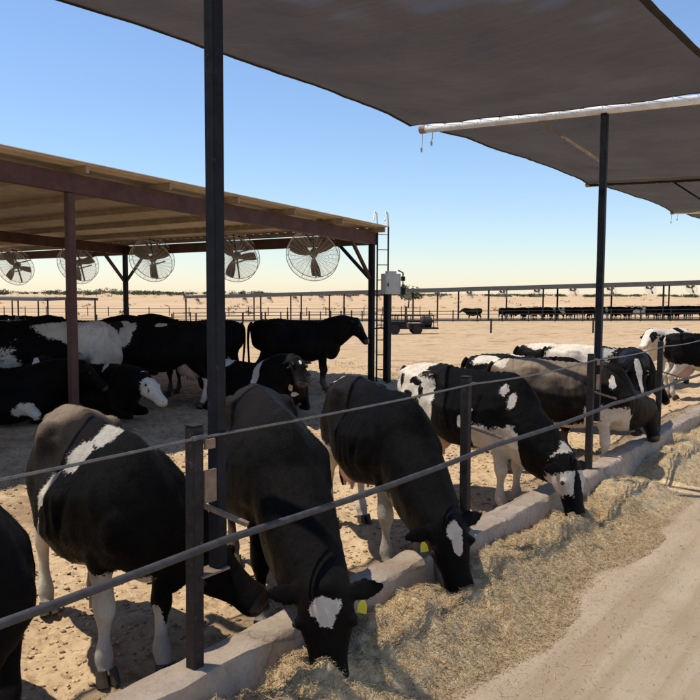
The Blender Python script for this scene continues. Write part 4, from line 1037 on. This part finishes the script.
# ------------------------------------------------------------------ corral fences far off
def corral(p0, p1, n_, label, rails=(.55, 1.0, 1.4), r=.03, hgt=1.5):
    root = empty('corral_fence', (p0.x, p0.y, GZ(p0.x, p0.y)), label=label, cat='fence')
    top = []
    for k in range(n_ + 1):
        p = p0.lerp(p1, k / n_); g = GZ(p.x, p.y); top.append((p.x, p.y, g))
        bm = NB(); bar(bm, (p.x, p.y, g - .1), (p.x, p.y, g + hgt), .10, .10, XF); child('post', bm, MT['steel_brown'], root)
    for z in rails:
        bm = NB(); pipe(bm, [(x, y, g + z) for x, y, g in top], r, 5); child('rail', bm, MT['steel_brown'], root)
o2 = -fN * 2.6
corral(fA + o2, fB + o2 + (fB - fA) * .0, 26, 'pipe corral fence in front of the long far shade', (.35, .8, 1.15), .035, 1.25)
gA, gB = at_depth(-40, 330, 62), at_depth(372, 326, 74)
corral(gA, gB, 17, 'cable corral fence crossing the pen behind the shed', (.6, 1.15), .022, 1.5)
gA, gB = at_depth(-60, 312, 125), at_depth(420, 306, 135)
corral(gA, gB, 24, 'distant corral fence at the edge of the rangeland', (.6, 1.2), .04, 1.5)
for px, pyb, lab in ((491, 333, 'short lone post in the sand left of the far cow row'), (593, 333, 'short lone post in the sand behind the second tall post')):
    z = -.5
    for _ in range(4): p = at_z(px, pyb, z); z = GZ(p.x, p.y)
    bm = NB(); bar(bm, (0, 0, -.1), (0, 0, .95), .10, .10, XF); box(bm, (0, 0, .96), (.13, .13, .03)); o = obj('lone_post', bm, MT['steel_brown'], label=lab, cat='post'); o.location = p

# ------------------------------------------------------------------ trees and scrub on the horizon
def leaf_cloud(n, cen, rad, size, seed):
    r = np.random.default_rng(seed); v = r.normal(size=(n, 3)); v /= np.linalg.norm(v, axis=1)[:, None]
    k = r.integers(0, 7, n); cc = r.normal(size=(7, 3)) * .42
    p = (cc[k] + v * (.45 * r.random((n, 1)) ** .5)) * np.array(rad) + np.array(cen)
    a = r.normal(size=(n, 3)); b_ = r.normal(size=(n, 3)); a *= size / np.linalg.norm(a, axis=1)[:, None]; b_ *= size / np.linalg.norm(b_, axis=1)[:, None]
    vv = np.stack([p, p + a, p + a * .5 + b_], 1).reshape(-1, 3); return vv, np.arange(n * 3).reshape(-1, 3)
def tree(px, dep, hgt, wid, label, seed, group=None, n=700):
    p = CAM + (YAW_F + Vector((YAW_F.y, -YAW_F.x, 0)) * ((px - 350) / FPX)) * dep; g = GZ(p.x, p.y)
    root = empty('tree', (p.x, p.y, g), label=label, cat='tree', group=group)
    bm = NB(); sweep(bm, [(0, 0, -.2), (.05 * hgt, 0, hgt * .35), (0, .03 * hgt, hgt * .7)], [hgt * .035, hgt * .025, hgt * .01], XF, 7)
    for a in (0, 2.1, 4.2): sweep(bm, [(.04 * hgt, 0, hgt * .32), (math.cos(a) * wid * .25, math.sin(a) * wid * .25, hgt * .62)], [hgt * .018, hgt * .006], XF, 5)
    obj('trunk', bm, MT['trunk'], root)
    v, f = leaf_cloud(n, (0, 0, hgt * .6), (wid * .5, wid * .5, hgt * .36), hgt * .085, seed); obj('crown', np_mesh('crown', v, f), MT['leaf'], root)
tree(408, 210, 6.2, 7.5, 'grey-green tree just above the far shade roof beside the cabinet', 1, n=900)
for i, (px, dep, hgt, wid) in enumerate(((84, 620, 6.5, 12), (97, 640, 7, 14), (112, 600, 7.5, 13), (125, 640, 6, 14), (60, 660, 5, 14), (140, 700, 5, 14), (172, 680, 5, 12), (46, 720, 5, 15))):
    tree(px, dep, hgt, wid, 'low dark green tree in the clump on the left horizon', 10 + i, 'horizon trees', 400)
vs_, fs_, off = [], [], 0
for i in range(150):
    px = rf.uniform(-60, 760); dep = rf.uniform(900, 1500); hgt = rf.uniform(2.5, 6) * (1.2 if px < 260 else .7)
    p = CAM + (YAW_F + Vector((YAW_F.y, -YAW_F.x, 0)) * ((px - 350) / FPX)) * dep
    v, f = leaf_cloud(140, (p.x, p.y, GZ(p.x, p.y) + hgt * .45), (rf.uniform(6, 16), rf.uniform(6, 16), hgt * .5), 2.0, 100 + i); vs_.append(v); fs_.append(f + off); off += len(v)
obj('distant_trees', np_mesh('distant_trees', np.concatenate(vs_), np.concatenate(fs_)), MT['leaf'], kind='stuff', label='thin dark line of far trees along the horizon', cat='trees')
vs_, fs_, off = [], [], 0
for i in range(260):
    px = rf.uniform(-80, 780); dep = 120 * (1100 / 120) ** rf.random(); s_ = rf.uniform(.25, .7) * (1 + dep / 900)
    p = CAM + (YAW_F + Vector((YAW_F.y, -YAW_F.x, 0)) * ((px - 350) / FPX)) * dep
    v, f = leaf_cloud(22, (p.x, p.y, GZ(p.x, p.y) + s_ * .35), (s_ * 1.6, s_ * 1.6, s_ * .6), s_ * .5, 400 + i); vs_.append(v); fs_.append(f + off); off += len(v)
obj('dry_scrub', np_mesh('dry_scrub', np.concatenate(vs_), np.concatenate(fs_)), MT['scrub'], kind='stuff', label='dry scrub tufts dotted over the far rangeland', cat='scrub')
